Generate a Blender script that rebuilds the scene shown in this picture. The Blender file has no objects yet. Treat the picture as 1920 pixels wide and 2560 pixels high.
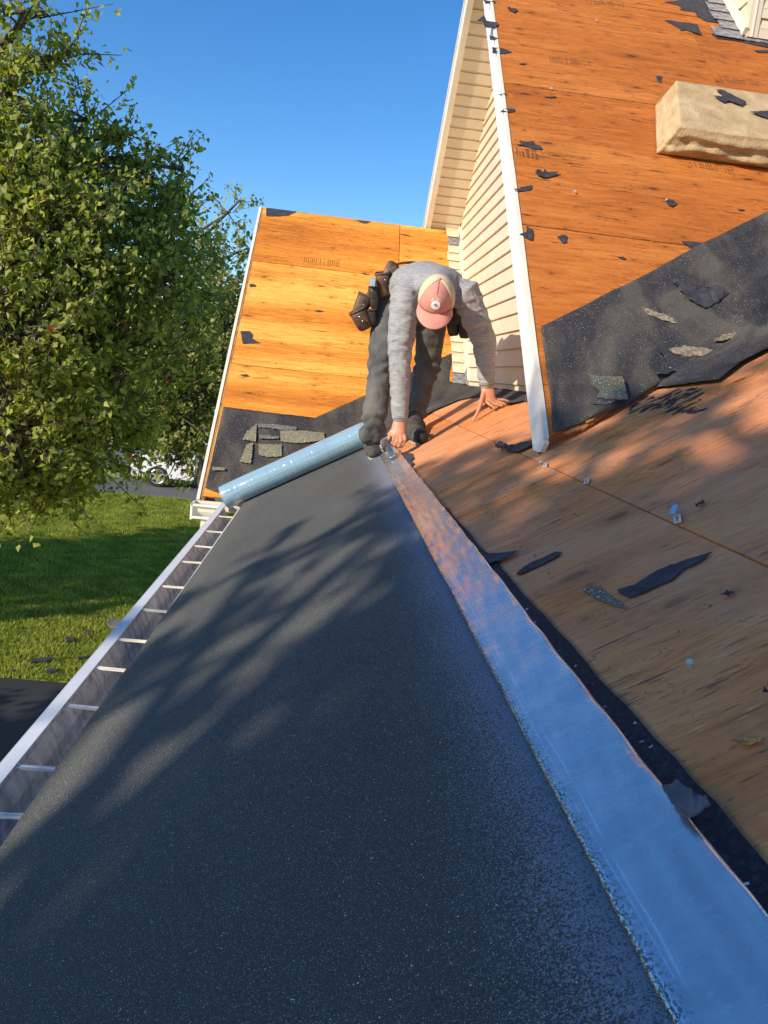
import bpy, bmesh, math, random
import numpy as np
from mathutils import Vector, Matrix, noise as mnoise
random.seed(7); rng = np.random.default_rng(7)
S = bpy.context.scene; COL = S.collection

# ------------------------------------------------------------------ camera
F = 1900.0
def _u(v):
    v = np.array(v, float); return v/np.linalg.norm(v)
_Y = _u([-122, -356, F]); _t = F*F/(122+.095*356)
_X = _u([_t, .095*_t, F]); _X = _u(_X-_Y*(_X@_Y)); _Z = np.cross(_X, _Y)
RC = np.array([_X, _Y, _Z])                      # camera axes -> world axes
cam_d = bpy.data.cameras.new('camera'); cam = bpy.data.objects.new('camera', cam_d); COL.objects.link(cam)
cam_d.sensor_fit = 'VERTICAL'; cam_d.sensor_height = 24; cam_d.lens = F/2560*24
cam_d.clip_start = .05; cam_d.clip_end = 3000
m3 = Matrix([[RC[i, 0], -RC[i, 1], -RC[i, 2]] for i in range(3)])
cam.matrix_world = m3.to_4x4()
S.camera = cam
# ------------------------------------------------------------------ light
SUN = Vector((-.73, -.52, .42)).normalized()
W = bpy.data.worlds.new('World'); S.world = W; W.use_nodes = True
nt = W.node_tree; bg = nt.nodes['Background']
sky = nt.nodes.new('ShaderNodeTexSky'); sky.sky_type = 'NISHITA'; sky.sun_disc = False
sky.sun_elevation = math.asin(SUN.z); sky.sun_rotation = math.atan2(SUN.x, SUN.y)
sky.air_density = 1.0; sky.dust_density = .15; sky.ozone_density = 3.5
hs = nt.nodes.new('ShaderNodeHueSaturation'); hs.inputs['Saturation'].default_value = 1.27; hs.inputs['Hue'].default_value = .505
nt.links.new(sky.outputs[0], hs.inputs['Color']); nt.links.new(hs.outputs[0], bg.inputs[0]); bg.inputs[1].default_value = .15
sl = bpy.data.lights.new('sun', 'SUN'); sl.energy = 4.4; sl.angle = math.radians(.53); sl.color = (1, .86, .68)
so = bpy.data.objects.new('sun', sl); COL.objects.link(so); so.rotation_euler = SUN.to_track_quat('Z', 'Y').to_euler()
S.view_settings.view_transform = 'Standard'; S.view_settings.look = 'None'
S.view_settings.exposure = 0.42; S.view_settings.gamma = 1; S.view_settings.use_curve_mapping = False

# ------------------------------------------------------------------ geometry of the place
R = math.radians
HC = .52; PHI = R(30); TH = R(44)
c3, s3 = math.cos(PHI), math.sin(PHI); ct, st = math.cos(TH), math.sin(TH)
D2, D3 = -4.018, -1.80
class Frame:
    def __init__(s, a, b, n, d):
        s.a, s.b, s.n, s.d = np.array(a, float), np.array(b, float), np.array(n, float), d
        o = s.n*d
        s.M = Matrix([[s.a[i], s.b[i], s.n[i], o[i]] for i in range(3)]+[[0, 0, 0, 1]])
    def px(s, x, y, off=0):                       # pixel of the photo -> (u, v) on this roof plane
        r = RC@np.array([x-960, y-1280, F]); P = r*((s.d+off)/(s.n@r))
        return (float(P@s.a), float(P@s.b))
    def w(s, u, v, o=0): return Vector(s.a*u+s.b*v+s.n*(s.d+o))
FM = Frame((c3, 0, s3), (0, 1, 0), (-s3, 0, c3), -HC)      # main slope: u up the slope, v along the eave
F2 = Frame((1, 0, 0), (0, ct, st), (0, -st, ct), D2)       # far low cross gable, slope facing us
F3 = Frame((1, 0, 0), (0, ct, st), (0, -st, ct), D3)       # near tall cross gable, slope facing us
def Pt(x, y, Y):                                          # pixel at a given distance along the eave
    r = RC@np.array([x-960, y-1280, F]); return Vector(r*Y/r[1])
def Px(x, y, X):
    r = RC@np.array([x-960, y-1280, F]); return Vector(r*X/r[0])
def Pg(x, y, z=-5.0):
    r = RC@np.array([x-960, y-1280, F]); return Vector(r*z/r[2])
XW, XR = 1.015, .70                                       # gable wall and rake
def z3(y): return st/ct*y + D3/ct
def z4(y): return 1.453-1.09*(y-7.35)
def z2(y): return st/ct*y + D2/ct
PEAKY = (1.453+1.09*7.35-D3/ct)/(1.09+st/ct)

# ------------------------------------------------------------------ helpers
def empty(name, label, cat, loc=(0, 0, 0), group=None, kind=None):
    o = bpy.data.objects.new(name, None); COL.objects.link(o); o.location = loc; o.empty_display_size = .1
    tag(o, label, cat, group, kind); return o
def tag(o, label=None, cat=None, group=None, kind=None):
    if label: o['label'] = label
    if cat: o['category'] = cat
    if group: o['group'] = group
    if kind: o['kind'] = kind
    return o
def link(name, me, mat=None, parent=None, M=None):
    o = bpy.data.objects.new(name, me); COL.objects.link(o)
    if mat and not me.materials: me.materials.append(mat)
    if parent:
        o.parent = parent; o.matrix_parent_inverse = Matrix.Translation(-parent.location)
    if M is not None: o.matrix_basis = M
    return o
def obj(name, bm, mat=None, parent=None, M=None, smooth=False):
    me = bpy.data.meshes.new(name); bmesh.ops.recalc_face_normals(bm, faces=bm.faces[:])
    bm.to_mesh(me); bm.free()
    if smooth:
        for p in me.polygons: p.use_smooth = True
    return link(name, me, mat, parent, M)
def box(bm, a, b, M=None):
    x0, y0, z0 = a; x1, y1, z1 = b
    vs = [bm.verts.new(Vector(p) if M is None else M@Vector(p)) for p in
          ((x0, y0, z0), (x1, y0, z0), (x1, y1, z0), (x0, y1, z0), (x0, y0, z1), (x1, y0, z1), (x1, y1, z1), (x0, y1, z1))]
    for f in ((0, 3, 2, 1), (4, 5, 6, 7), (0, 1, 5, 4), (1, 2, 6, 5), (2, 3, 7, 6), (3, 0, 4, 7)):
        bm.faces.new([vs[i] for i in f])
def prism(bm, pts, z0, z1, axis=None):
    """extrude 2D polygon; axis maps (u,v,w)->Vector"""
    ax = axis or (lambda u, v, w: Vector((u, v, w)))
    a = [bm.verts.new(ax(u, v, z0)) for u, v in pts]; b = [bm.verts.new(ax(u, v, z1)) for u, v in pts]
    n = len(pts)
    bm.faces.new(a[::-1]); bm.faces.new(b)
    for i in range(n): bm.faces.new((a[i], a[(i+1) % n], b[(i+1) % n], b[i]))
def bevel(bm, w, seg=2):
    bmesh.ops.bevel(bm, geom=bm.edges[:], offset=w, segments=seg, affect='EDGES', profile=.6)
def ring(c, d, r1, r2, side, n):
    d = Vector(d).normalized(); s = Vector(side); s = (s-d*s.dot(d)).normalized(); t = d.cross(s)
    return [Vector(c)+s*(r1*math.cos(2*math.pi*i/n))+t*(r2*math.sin(2*math.pi*i/n)) for i in range(n)]
def tube(bm, pts, rad, side=(1, 0, 0), n=12, cap=True, round_=True):
    """loft along pts; rad: float or (r_side, r_other) per point"""
    pts = [Vector(p) for p in pts]; rr = [(r, r) if not isinstance(r, (tuple, list)) else r for r in rad]
    if round_:
        d0 = (pts[0]-pts[1]).normalized(); d1 = (pts[-1]-pts[-2]).normalized()
        r0, r1 = min(rr[0]), min(rr[-1])
        P = [pts[0]+d0*r0*k for k in (.95, .7, .35)]+pts+[pts[-1]+d1*r1*k for k in (.35, .7, .95)]
        Q = [(rr[0][0]*k, rr[0][1]*k) for k in (.3, .71, .94)]+rr+[(rr[-1][0]*k, rr[-1][1]*k) for k in (.94, .71, .3)]
    else: P, Q = pts, rr
    rings = []
    for i, p in enumerate(P):
        d = (P[min(i+1, len(P)-1)]-P[max(i-1, 0)])
        rings.append([bm.verts.new(v) for v in ring(p, d, Q[i][0], Q[i][1], side, n)])
    for a, b in zip(rings, rings[1:]):
        for i in range(n): bm.faces.new((a[i], a[(i+1) % n], b[(i+1) % n], b[i]))
    if cap: bm.faces.new(rings[0][::-1]); bm.faces.new(rings[-1])
def sphere(bm, c, r, seg=16, M=None):
    mm = Matrix.Translation(Vector(c))@(M.to_4x4() if M else Matrix.Identity(4))@Matrix.Diagonal((*((r,)*3 if not isinstance(r, tuple) else r), 1))
    bmesh.ops.create_uvsphere(bm, u_segments=seg, v_segments=seg//2+2, radius=1, matrix=mm)
def remeshed(name, bm, vox, mat, parent, smooth_it=4, disp=None):
    me = bpy.data.meshes.new(name+'_src'); bmesh.ops.recalc_face_normals(bm, faces=bm.faces[:]); bm.to_mesh(me); bm.free()
    t = bpy.data.objects.new('tmp', me); COL.objects.link(t)
    m = t.modifiers.new('r', 'REMESH'); m.mode = 'VOXEL'; m.voxel_size = vox; m.use_smooth_shade = True
    if smooth_it:
        q = t.modifiers.new('s', 'SMOOTH'); q.iterations = smooth_it; q.factor = .5
    dg = bpy.context.evaluated_depsgraph_get(); e = t.evaluated_get(dg)
    out = bpy.data.meshes.new_from_object(e); bpy.data.objects.remove(t); bpy.data.meshes.remove(me)
    out.name = name
    for p in out.polygons: p.use_smooth = True
    if disp:
        nv = len(out.vertices); co = np.empty(nv*3, np.float32); no = np.empty(nv*3, np.float32)
        out.vertices.foreach_get('co', co); out.vertex_normals.foreach_get('vector', no)
        co = co.reshape(-1, 3); no = no.reshape(-1, 3)
        d = np.array([disp(Vector(c)) for c in co], np.float32)
        co = co+no*d[:, None]; out.vertices.foreach_set('co', co.ravel()); out.update()
    out.materials.clear()
    return link(name, out, mat, parent)

# ------------------------------------------------------------------ materials
class NT:
    def __init__(s, name):
        s.m = bpy.data.materials.new(name); s.m.use_nodes = True; s.t = s.m.node_tree
        s.b = s.t.nodes['Principled BSDF']; s.out = s.t.nodes['Material Output']
    def n(s, ty, **k):
        o = s.t.nodes.new(ty)
        for a, v in k.items(): setattr(o, a, v)
        return o
    def l(s, a, b): s.t.links.new(a, b)
    def sock(s, v, inp):
        if v is None: return
        if hasattr(v, 'is_linked') or isinstance(v, bpy.types.NodeSocket): s.l(v, inp)
        else: inp.default_value = v
    def coord(s, kind='Object'):
        return s.n('ShaderNodeTexCoord').outputs[kind]
    def map(s, v, sc=(1, 1, 1), loc=(0, 0, 0), rot=(0, 0, 0)):
        o = s.n('ShaderNodeMapping'); s.l(v, o.inputs[0]); o.inputs['Scale'].default_value = sc
        o.inputs['Rotation'].default_value = rot
        s.sock(loc, o.inputs['Location']); return o.outputs[0]
    def noise(s, v, sc, det=4, rough=.55, dist=0, w=None):
        o = s.n('ShaderNodeTexNoise'); 
        if w is not None: o.noise_dimensions = '4D'; s.sock(w, o.inputs['W'])
        s.l(v, o.inputs['Vector']); o.inputs['Scale'].default_value = sc; o.inputs['Detail'].default_value = det
        o.inputs['Roughness'].default_value = rough; o.inputs['Distortion'].default_value = dist; return o.outputs['Fac']
    def voro(s, v, sc, feat='F1', out='Distance', rnd=1):
        o = s.n('ShaderNodeTexVoronoi', feature=feat); s.l(v, o.inputs['Vector']); o.inputs['Scale'].default_value = sc
        o.inputs['Randomness'].default_value = rnd; return o.outputs[out]
    def knots(s, v, sc, keep):
        o = s.n('ShaderNodeTexVoronoi', voronoi_dimensions='2D'); s.l(v, o.inputs['Vector']); o.inputs['Scale'].default_value = sc
        q = s.n('ShaderNodeSeparateColor'); s.l(o.outputs['Color'], q.inputs[0])
        return o.outputs['Distance'], s.math('LESS_THAN', q.outputs[0], keep)
    def ramp(s, v, stops, interp='LINEAR'):
        o = s.n('ShaderNodeValToRGB'); s.l(v, o.inputs[0]); r = o.color_ramp; r.interpolation = interp
        while len(r.elements) < len(stops): r.elements.new(.5)
        for e, (p, c) in zip(r.elements, stops):
            e.position = p; e.color = (c, c, c, 1) if not isinstance(c, tuple) else (*c, 1)
        return o.outputs[0]
    def mix(s, f, a, b, mode='MIX'):
        o = s.n('ShaderNodeMix', data_type='RGBA', blend_type=mode)
        s.sock(f, o.inputs[0])
        for v, i in ((a, 6), (b, 7)):
            if isinstance(v, tuple): v = (*v, 1) if len(v) == 3 else v
            s.sock(v, o.inputs[i])
        return o.outputs[2]
    def math(s, op, a, b=None, clamp=False):
        o = s.n('ShaderNodeMath', operation=op); o.use_clamp = clamp; s.sock(a, o.inputs[0]); s.sock(b, o.inputs[1]); return o.outputs[0]
    def sep(s, v):
        o = s.n('ShaderNodeSeparateXYZ'); s.l(v, o.inputs[0]); return o.outputs
    def bump(s, h, st=.3, d=.01):
        o = s.n('ShaderNodeBump'); o.inputs['Strength'].default_value = st; o.inputs['Distance'].default_value = d
        s.l(h, o.inputs['Height']); s.l(o.outputs[0], s.b.inputs['Normal']); return o
    def col(s, v): s.sock((*v, 1) if isinstance(v, tuple) else v, s.b.inputs['Base Color']); return s
    def set(s, rough=None, metal=None, spec=None):
        if rough is not None: s.sock(rough, s.b.inputs['Roughness'])
        if metal is not None: s.sock(metal, s.b.inputs['Metallic'])
        if spec is not None: s.sock(spec, s.b.inputs['Specular IOR Level'])
        return s

def simple(name, c, rough=.6, metal=0, var=.12, nsc=12, bump=0, bsc=60, spec=.5):
    m = NT(name); v = m.coord()
    n = m.noise(v, nsc, 5)
    d = tuple(x*(1-var*1.6) for x in c); l = tuple(min(1, x*(1+var)) for x in c)
    m.col(m.ramp(n, [(.3, d), (.7, l)])).set(rough, metal, spec)
    if bump: m.bump(m.noise(v, bsc, 4), bump, .004)
    return m.m

def plywood(name, lo, mid, hi, worn=0.0, bands=False, marks=1.0):
    m = NT(name); v = m.coord(); rnd = m.n('ShaderNodeObjectInfo').outputs['Random']
    w = m.math('MULTIPLY', rnd, 40.0)
    k_ = .45 if worn else 1.0
    g1 = m.noise(m.map(v, (1.5, 15*k_+2, 3)), 1.6, 7, .66, 1.1, w)          # long wavy grain
    g2 = m.noise(m.map(v, (6, 110*k_, 10)), 1.5, 4, .65, .5, w)           # fine grain
    tone = m.noise(m.map(v, (.35, 1.1, 1)), 2.0, 3, .5, .4, w)
    a = m.math('ADD', m.math('MULTIPLY', g1, .55), m.math('MULTIPLY', tone, .5))
    if bands:
        s = m.sep(v)[1]; bw = m.noise(m.map(v, (.02, 1, 1)), 3.6, 0, .5, 0, w)
        a = m.math('ADD', a, m.math('MULTIPLY', m.math('SUBTRACT', bw, .5), .75))
    c = m.ramp(a, [(.36, lo), (.52, mid), (.70, hi)])
    # cathedral figure / knots
    off = m.n('ShaderNodeVectorMath', operation='ADD'); m.l(v, off.inputs[0]); cb = m.n('ShaderNodeCombineXYZ'); m.l(w, cb.inputs[0]); m.l(w, cb.inputs[1]); m.l(cb.outputs[0], off.inputs[1])
    vo = off.outputs[0]
    for sx, sy, sc_, keep, dep in ((1.0, 3.0 if not worn else 1.8, 2.0, .30 if not worn else .5, 1.0), (1.6, 3.0 if not worn else 2.2, 3.6, .22 if not worn else .35, .8)):
        kd, kg = m.knots(m.map(vo, (sx, sy, 1)), sc_, keep)
        kd = m.math('ADD', kd, m.math('MULTIPLY', m.math('SUBTRACT', g1, .5), .10))
        rings = m.math('SINE', m.math('MULTIPLY', kd, 95.0))
        kn = m.math('MULTIPLY', m.ramp(kd, [(.05, 1.0), (.16, .55), (.33, 0.0)]), kg)
        c = m.mix(m.math('MULTIPLY', kn, m.math('ADD', m.math('MULTIPLY', rings, .24), .34)), c, tuple(x*.5 for x in lo))
        c = m.mix(m.math('MULTIPLY', m.ramp(kd, [(.035, .9*dep), (.065, 0.0)]), kg), c, tuple(x*.3 for x in lo))
    c = m.mix(m.math('MULTIPLY', m.ramp(g2, [(.36, 1.0), (.5, 0.0)]), .45), c, tuple(x*.55 for x in lo))
    # checks: short dark cracks along the grain
    ck = m.noise(m.map(v, (7, 95, 1)), 1.0, 3, .75, .2, w); area = m.noise(v, 3.0, 3, .6, 0, w)
    ck = m.math('MULTIPLY', m.ramp(ck, [(.34, 1.0), (.385, 0.0)]), m.ramp(area, [(.36, 0.0), (.52, 1.0)]))
    ck2 = m.noise(m.map(v, (22, 60, 1)), 1.6, 2, .6, .3, w); a2 = m.noise(v, 1.7, 4, .65, .5, m.math('ADD', w, 3.0))
    ck2 = m.math('MULTIPLY', m.ramp(ck2, [(.30, 1.0), (.34, 0.0)]), m.ramp(a2, [(.5, 0.0), (.6, 1.0)]))
    dark = (.022, .015, .012)
    c = m.mix(m.math('MULTIPLY', ck, .85*marks), c, dark); c = m.mix(m.math('MULTIPLY', ck2, .8*marks), c, dark)
    # fine all-over hair cracks, short and dark
    for q_, (sx, sy, th_) in enumerate(((16, 210, .345), (34, 300, .335))):
        hc = m.noise(m.map(v, (sx, sy*(.6 if worn else 1), 1)), 1.0, 3, .7, .4, m.math('ADD', w, 5.0+q_)); ha = m.noise(v, 2.6+q_, 4, .7, .5, m.math('ADD', w, 11.0+q_))
        c = m.mix(m.math('MULTIPLY', m.math('MULTIPLY', m.ramp(hc, [(th_, 1.0), (th_+.06, 0.0)]), m.ramp(ha, [(.38, 0.0), (.55, 1.0)])), .6*marks), c, tuple(x*.3 for x in lo))
    mo = m.noise(v, 26, 4, .75, .3, w); c = m.mix(m.math('MULTIPLY', m.ramp(mo, [(.56, 0.0), (.72, 1.0)]), .35), c, tuple(x*.5 for x in lo))
    # pale splinters
    sp = m.noise(m.map(v, (9, 60, 1)), 1.3, 2, .6, .3, m.math('ADD', w, 9.0))
    c = m.mix(m.math('MULTIPLY', m.ramp(sp, [(.68, 0.0), (.74, 1.0)]), .5), c, tuple(min(1, x*1.5+.06) for x in hi))
    if worn:
        gr = m.noise(m.map(v, (.8, 1.3, 1)), 1.8, 5, .6, .4, w)
        c = m.mix(m.math('MULTIPLY', m.ramp(gr, [(.38, 0.0), (.64, 1.0)]), worn), c, (.64, .34, .21))
        bs = m.noise(m.map(v, (60, 45, 1)), 1.4, 4, .75, .6, m.math('ADD', w, 21.0)); ba = m.noise(v, 4.2, 4, .65, .4, m.math('ADD', w, 17.0))
        c = m.mix(m.math('MULTIPLY', m.math('MULTIPLY', m.ramp(bs, [(.33, 1.0), (.38, 0.0)]), m.ramp(ba, [(.50, 0.0), (.58, 1.0)])), .85), c, dark)
        # shingle course residue: rows of black specks
        y = m.sep(v)[0]; fr = m.math('ABSOLUTE', m.math('SUBTRACT', m.math('FRACT', m.math('MULTIPLY', y, 6.9)), .5))
        sk = m.noise(m.map(v, (70, 45, 1)), 1.2, 3, .7, 0, w)
        sk = m.math('MULTIPLY', m.ramp(sk, [(.36, 1.0), (.42, 0.0)]), m.ramp(fr, [(.03, 1.0), (.10, 0.0)]))
        sk = m.math('MULTIPLY', sk, m.ramp(a2, [(.45, 0.0), (.55, 1.0)]))
        c = m.mix(m.math('MULTIPLY', sk, .9), c, dark)
    m.col(c).set(.78, 0, .25)
    h = m.math('SUBTRACT', m.math('ADD', m.math('MULTIPLY', g1, .5), m.math('MULTIPLY', g2, .35)), m.math('ADD', ck, m.math('MULTIPLY', ck2, .6)))
    m.bump(h, .55, .004); return m.m

WOOD_FAR = plywood('plywood_honey', (.50, .155, .022), (.72, .27, .035), (.90, .47, .095), bands=True)
WOOD_NEAR = plywood('plywood_orange', (.32, .09, .016), (.50, .150, .025), (.64, .24, .052), marks=1.2)
WOOD_MAIN = plywood('plywood_red_brown', (.46, .145, .042), (.70, .245, .066), (.82, .37, .13), worn=.55, marks=1.35)
WOOD_EDGE = simple('raw_wood_edge', (.55, .24, .07), .7, var=.25, nsc=20, bump=.3)

def granule(name, base, fleck, dens=.60, speck=.03, sc=1.0, dust=None, dustamt=0, fade=False, spk=(.9, .88, .8), bl=(0.0,)):
    m = NT(name); v = m.coord()
    big = m.noise(v, 2.2, 4); fine = m.noise(v, 330*sc, 2, .7); sp2 = m.voro(v, 150); sp2c = m.n('ShaderNodeSeparateColor'); m.l(m.voro(v, 150, out='Color'), sp2c.inputs[0]); cell = m.voro(v, 620*sc, out='Color')
    cs = m.n('ShaderNodeSeparateColor'); m.l(cell, cs.inputs[0])
    c = m.mix(m.ramp(big, [(.35, 0.0), (.7, 1.0)]), tuple(x*.8 for x in base), tuple(x*1.2 for x in base))
    c = m.mix(m.math('MULTIPLY', m.ramp(fine, [(.45, 0.0), (dens+.06, 1.0)]), .8), c, fleck)
    c = m.mix(m.ramp(cs.outputs[0], [(1-speck-.005, 0.0), (1-speck, 1.0)]), c, spk)
    if speck > .005: c = m.mix(m.math('MULTIPLY', m.math('LESS_THAN', sp2, .13), m.math('GREATER_THAN', sp2c.outputs[1], .90)), c, spk)  # bigger sparse specks: granule sparkle painted as pale colour
    if dust:
        dn = m.noise(m.map(v, (2.2, 1.1, 1)), 1.7, 6, .6, .8); dn = m.math('MULTIPLY', m.ramp(dn, [(.44, 0.0), (.6, 1.0)]), dustamt)
        c = m.mix(m.math('MULTIPLY', dn, m.ramp(fine, [(.4, .3), (.55, 1.0)])), c, dust)
    rg = .82
    if fade:   # milky release-film residue sprayed beside the film strip
        u, y, _ = m.sep(v)
        e = m.math('ADD', u, m.math('MULTIPLY', m.noise(v, 3.0, 3), .05))
        d = m.math('MULTIPLY_ADD', e, 4.6); d.node.inputs[2].default_value = .62     # 0 at -.13, ~.85 at the film edge
        d = m.math('POWER', m.math('MAXIMUM', d, 0.0), 2.0)
        spn = m.noise(v, 420, 2, .8)
        th = m.ramp(m.math('ADD', m.math('MULTIPLY', d, .34), spn), [(.60, 0.0), (.76, 1.0)])
        c = m.mix(m.math('MULTIPLY', th, .8), c, (.30, .33, .40))
    m.col(c).set(rg, 0, .35)
    m.bump(m.math('ADD', fine, m.math('MULTIPLY', m.noise(v, 90*sc, 2), .8)), .55, .003); return m.m
MEMB = granule('granulated_membrane', (.042, .044, .042), (.165, .165, .145), .60, .012, 2.6, fade=True, spk=(.85, .83, .76))
FELT = granule('black_felt', (.022, .022, .026), (.085, .082, .08), .63, .005, 1.2, dust=(.15, .13, .10), dustamt=.7)
FELT_PLAIN = simple('torn_felt', (.043, .043, .052), .85, var=.35, nsc=30, bump=.4, bsc=120)
FELT_EDGE = granule('rough_black_edge', (.02, .021, .026), (.07, .07, .08), .64, .0, .4)
SHINGLE = granule('olive_shingle', (.17, .16, .10), (.30, .28, .19), .6, .03, .7)
GREYSH = granule('grey_shingle', (.11, .11, .105), (.24, .235, .22), .6, .03, .7)

def film_mat():
    m = NT('silver_release_film'); v = m.coord()
    n1 = m.noise(m.map(v, (5, 9, 1)), 3.0, 4, .5, .3); n2 = m.noise(m.map(v, (40, 70, 1)), 2.0, 4, .6)
    u, y, _ = m.sep(v)
    base = m.mix(m.ramp(n1, [(.35, 0.0), (.7, 1.0)]), (.60, .62, .65), (.70, .715, .74))
    glint = m.ramp(m.noise(m.map(v, (150, 60, 1), rot=(0, 0, .6)), 1.0, 3, .7, 1.2), [(.60, 0.0), (.64, 1.0)])
    sa = m.ramp(m.noise(v, 16, 3), [(.42, 0.0), (.56, 1.0)])
    base = m.mix(m.math('MULTIPLY', m.math('MULTIPLY', glint, sa), .7), base, (.75, .77, .8))  # small white squiggles: wrinkle highlights painted into the film colour
    for o_, w_ in ((.036, .0011), (.045, .0007), (.052, .0009)):  # thin bright lines along the left fold, ridge highlights put into the colour
        a_ = m.math('MULTIPLY_ADD', m.noise(m.map(v, (.01, 3.5, 1), (o_*90, 0, 0)), 1.0, 4, .6), .014); a_.node.inputs[2].default_value = o_-.007
        dd_ = m.math('ABSOLUTE', m.math('SUBTRACT', u, a_)); brk = m.ramp(m.noise(m.map(v, (.01, 9, 1), (o_*50, 0, 0)), 1.0, 3), [(.46, 0.0), (.54, 1.0)])
        base = m.mix(m.math('MULTIPLY', m.math('MULTIPLY', m.math('LESS_THAN', dd_, w_), brk), .85), base, (.88, .9, .93))
    # left selvage: film half lifted, black membrane speckles through
    d = m.ramp(m.math('ADD', u, m.math('MULTIPLY', m.noise(v, 12, 3), .012)), [(.038, 1.0), (.058, 0.0)])
    sp = m.math('GREATER_THAN', m.math('ADD', m.noise(m.map(v, (260, 150, 1)), 1.6, 3, .7, .6), m.math('MULTIPLY', d, .10)), .60)
    base = m.mix(m.math('MULTIPLY', m.math('MULTIPLY', sp, d), .9), base, (.045, .05, .06))
    m.col(base).set(m.ramp(n2, [(.3, .16), (.7, .30)]), .75, .6)
    m.bump(m.math('ADD', m.math('MULTIPLY', n1, .8), m.math('MULTIPLY', n2, .4)), .28, .003); return m.m
FILM = film_mat()

SIDING = simple('cream_vinyl_siding', (.68, .59, .44), .5, var=.05, nsc=6)
SOFFIT = simple('cream_soffit', (.74, .64, .48), .5, var=.05, nsc=6)
TRIMW = simple('white_painted_metal', (.82, .84, .84), .38, var=.05, nsc=8)
TRIMC = simple('cream_metal_trim', (.80, .74, .60), .42, var=.05, nsc=8)
def galv():
    m = NT('weathered_gutter_metal'); v = m.coord()
    st_ = m.noise(m.map(v, (3, 9, 2)), 3.0, 5, .65, .3); bl = m.noise(v, 28, 4, .7)
    c = m.ramp(st_, [(.3, (.28, .27, .25)), (.5, (.52, .50, .47)), (.7, (.70, .68, .64))])
    c = m.mix(m.ramp(bl, [(.55, 0.0), (.68, .7)]), c, (.13, .12, .10))
    m.col(c).set(.6, .1, .5); m.bump(bl, .2, .003); return m.m
GALV = galv()
ALU = simple('bare_aluminium', (.72, .73, .74), .32, .75, var=.1, nsc=20)
STEP = simple('weathered_step_flashing', (.30, .30, .31), .5, .2, var=.4, nsc=25, bump=.2)
STEPC = simple('cream_step_flashing', (.70, .62, .44), .5, var=.2, nsc=14)

def lawn_mat():
    m = NT('lawn_grass'); v = m.coord()
    a = m.noise(v, .35, 4, .6); b = m.noise(v, 9, 5, .7); d = m.noise(m.map(v, (60, 60, 60)), 1, 3, .7)
    t = m.math('ADD', m.math('MULTIPLY', a, .5), m.math('ADD', m.math('MULTIPLY', b, .3), m.math('MULTIPLY', d, .3)))
    c = m.ramp(t, [(.38, (.15, .17, .022)), (.52, (.30, .33, .045)), (.66, (.52, .49, .13))])
    m.col(c).set(.85, 0, .2); m.bump(m.math('ADD', b, d), .8, .05); return m.m
def asphalt(name, c):
    m = NT(name); v = m.coord(); a = m.noise(v, .5, 4); b = m.noise(v, 60, 3, .7)
    t = m.math('ADD', m.math('MULTIPLY', a, .5), m.math('MULTIPLY', b, .5))
    m.col(m.ramp(t, [(.35, tuple(x*.7 for x in c)), (.65, tuple(x*1.3 for x in c))])).set(.85, 0, .3)
    m.bump(b, .3, .01); return m.m
LAWN = lawn_mat(); ASPH = asphalt('dark_asphalt', (.035, .034, .036)); ASPH2 = asphalt('grey_asphalt', (.13, .125, .12)); CONC = asphalt('pale_concrete', (.42, .37, .32))

def leaf_mat(name, a, b, c, red=0.0):
    m = NT(name); at = m.n('ShaderNodeAttribute', attribute_name='rnd').outputs['Fac']
    col = m.ramp(at, [(0.0, a), (.5, b), (.9965, c), (.998, c if not red else (.55, .05, .03))])
    m.col(col).set(.48, 0, .4)
    tr = m.n('ShaderNodeBsdfTranslucent'); m.l(m.mix(1.0, col, (1.5, 1.6, .6), 'MULTIPLY'), tr.inputs[0])
    mx = m.n('ShaderNodeMixShader'); mx.inputs[0].default_value = .48
    m.l(m.b.outputs[0], mx.inputs[1]); m.l(tr.outputs[0], mx.inputs[2]); m.l(mx.outputs[0], m.out.inputs[0]); return m.m
LEAF1 = leaf_mat('maple_leaves', (.13, .16, .03), (.26, .295, .052), (.46, .47, .13), 1)
LEAF2 = leaf_mat('olive_leaves', (.15, .17, .05), (.26, .28, .08), (.40, .41, .15))
BARK = simple('bark', (.11, .085, .065), .9, var=.4, nsc=14, bump=.6, bsc=25)

# ------------------------------------------------------------------ setting: ground
def sheet(name, pts, z, mat, kind='structure'):
    bm = bmesh.new(); bm.faces.new([bm.verts.new((x, y, z)) for x, y in pts]); o = obj(name, bm, mat); o['kind'] = kind; return o
def slab(name, pts, z0, z1, mat):
    bm = bmesh.new(); prism(bm, pts, z0, z1); o = obj(name, bm, mat); o['kind'] = 'structure'; return o
GZ = -5.0
bm = bmesh.new(); bmesh.ops.create_grid(bm, x_segments=90, y_segments=90, size=400)
for v_ in bm.verts:
    v_.co.z = GZ+.0
lawn = obj('lawn', bm, LAWN); lawn['kind'] = 'structure'
sheet('driveway', [(-30, -12), (-.9, -12), (-.9, 10.9), (-30, 11.2)], GZ+.012, ASPH)
sheet('neighbour_driveway', [(-9.5, 26.6), (14, 26.6), (14, 29.9), (-40, 29.9), (-40, 28.2)], GZ+.010, ASPH2)
slab('street', [(-90, 33.5), (90, 33.5), (90, 40), (-90, 40)], GZ-.05, GZ+.008, ASPH2)
slab('pavement', [(-90, 41.5), (90, 41.5), (90, 47), (-90, 47)], GZ-.1, GZ+.05, CONC)

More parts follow.
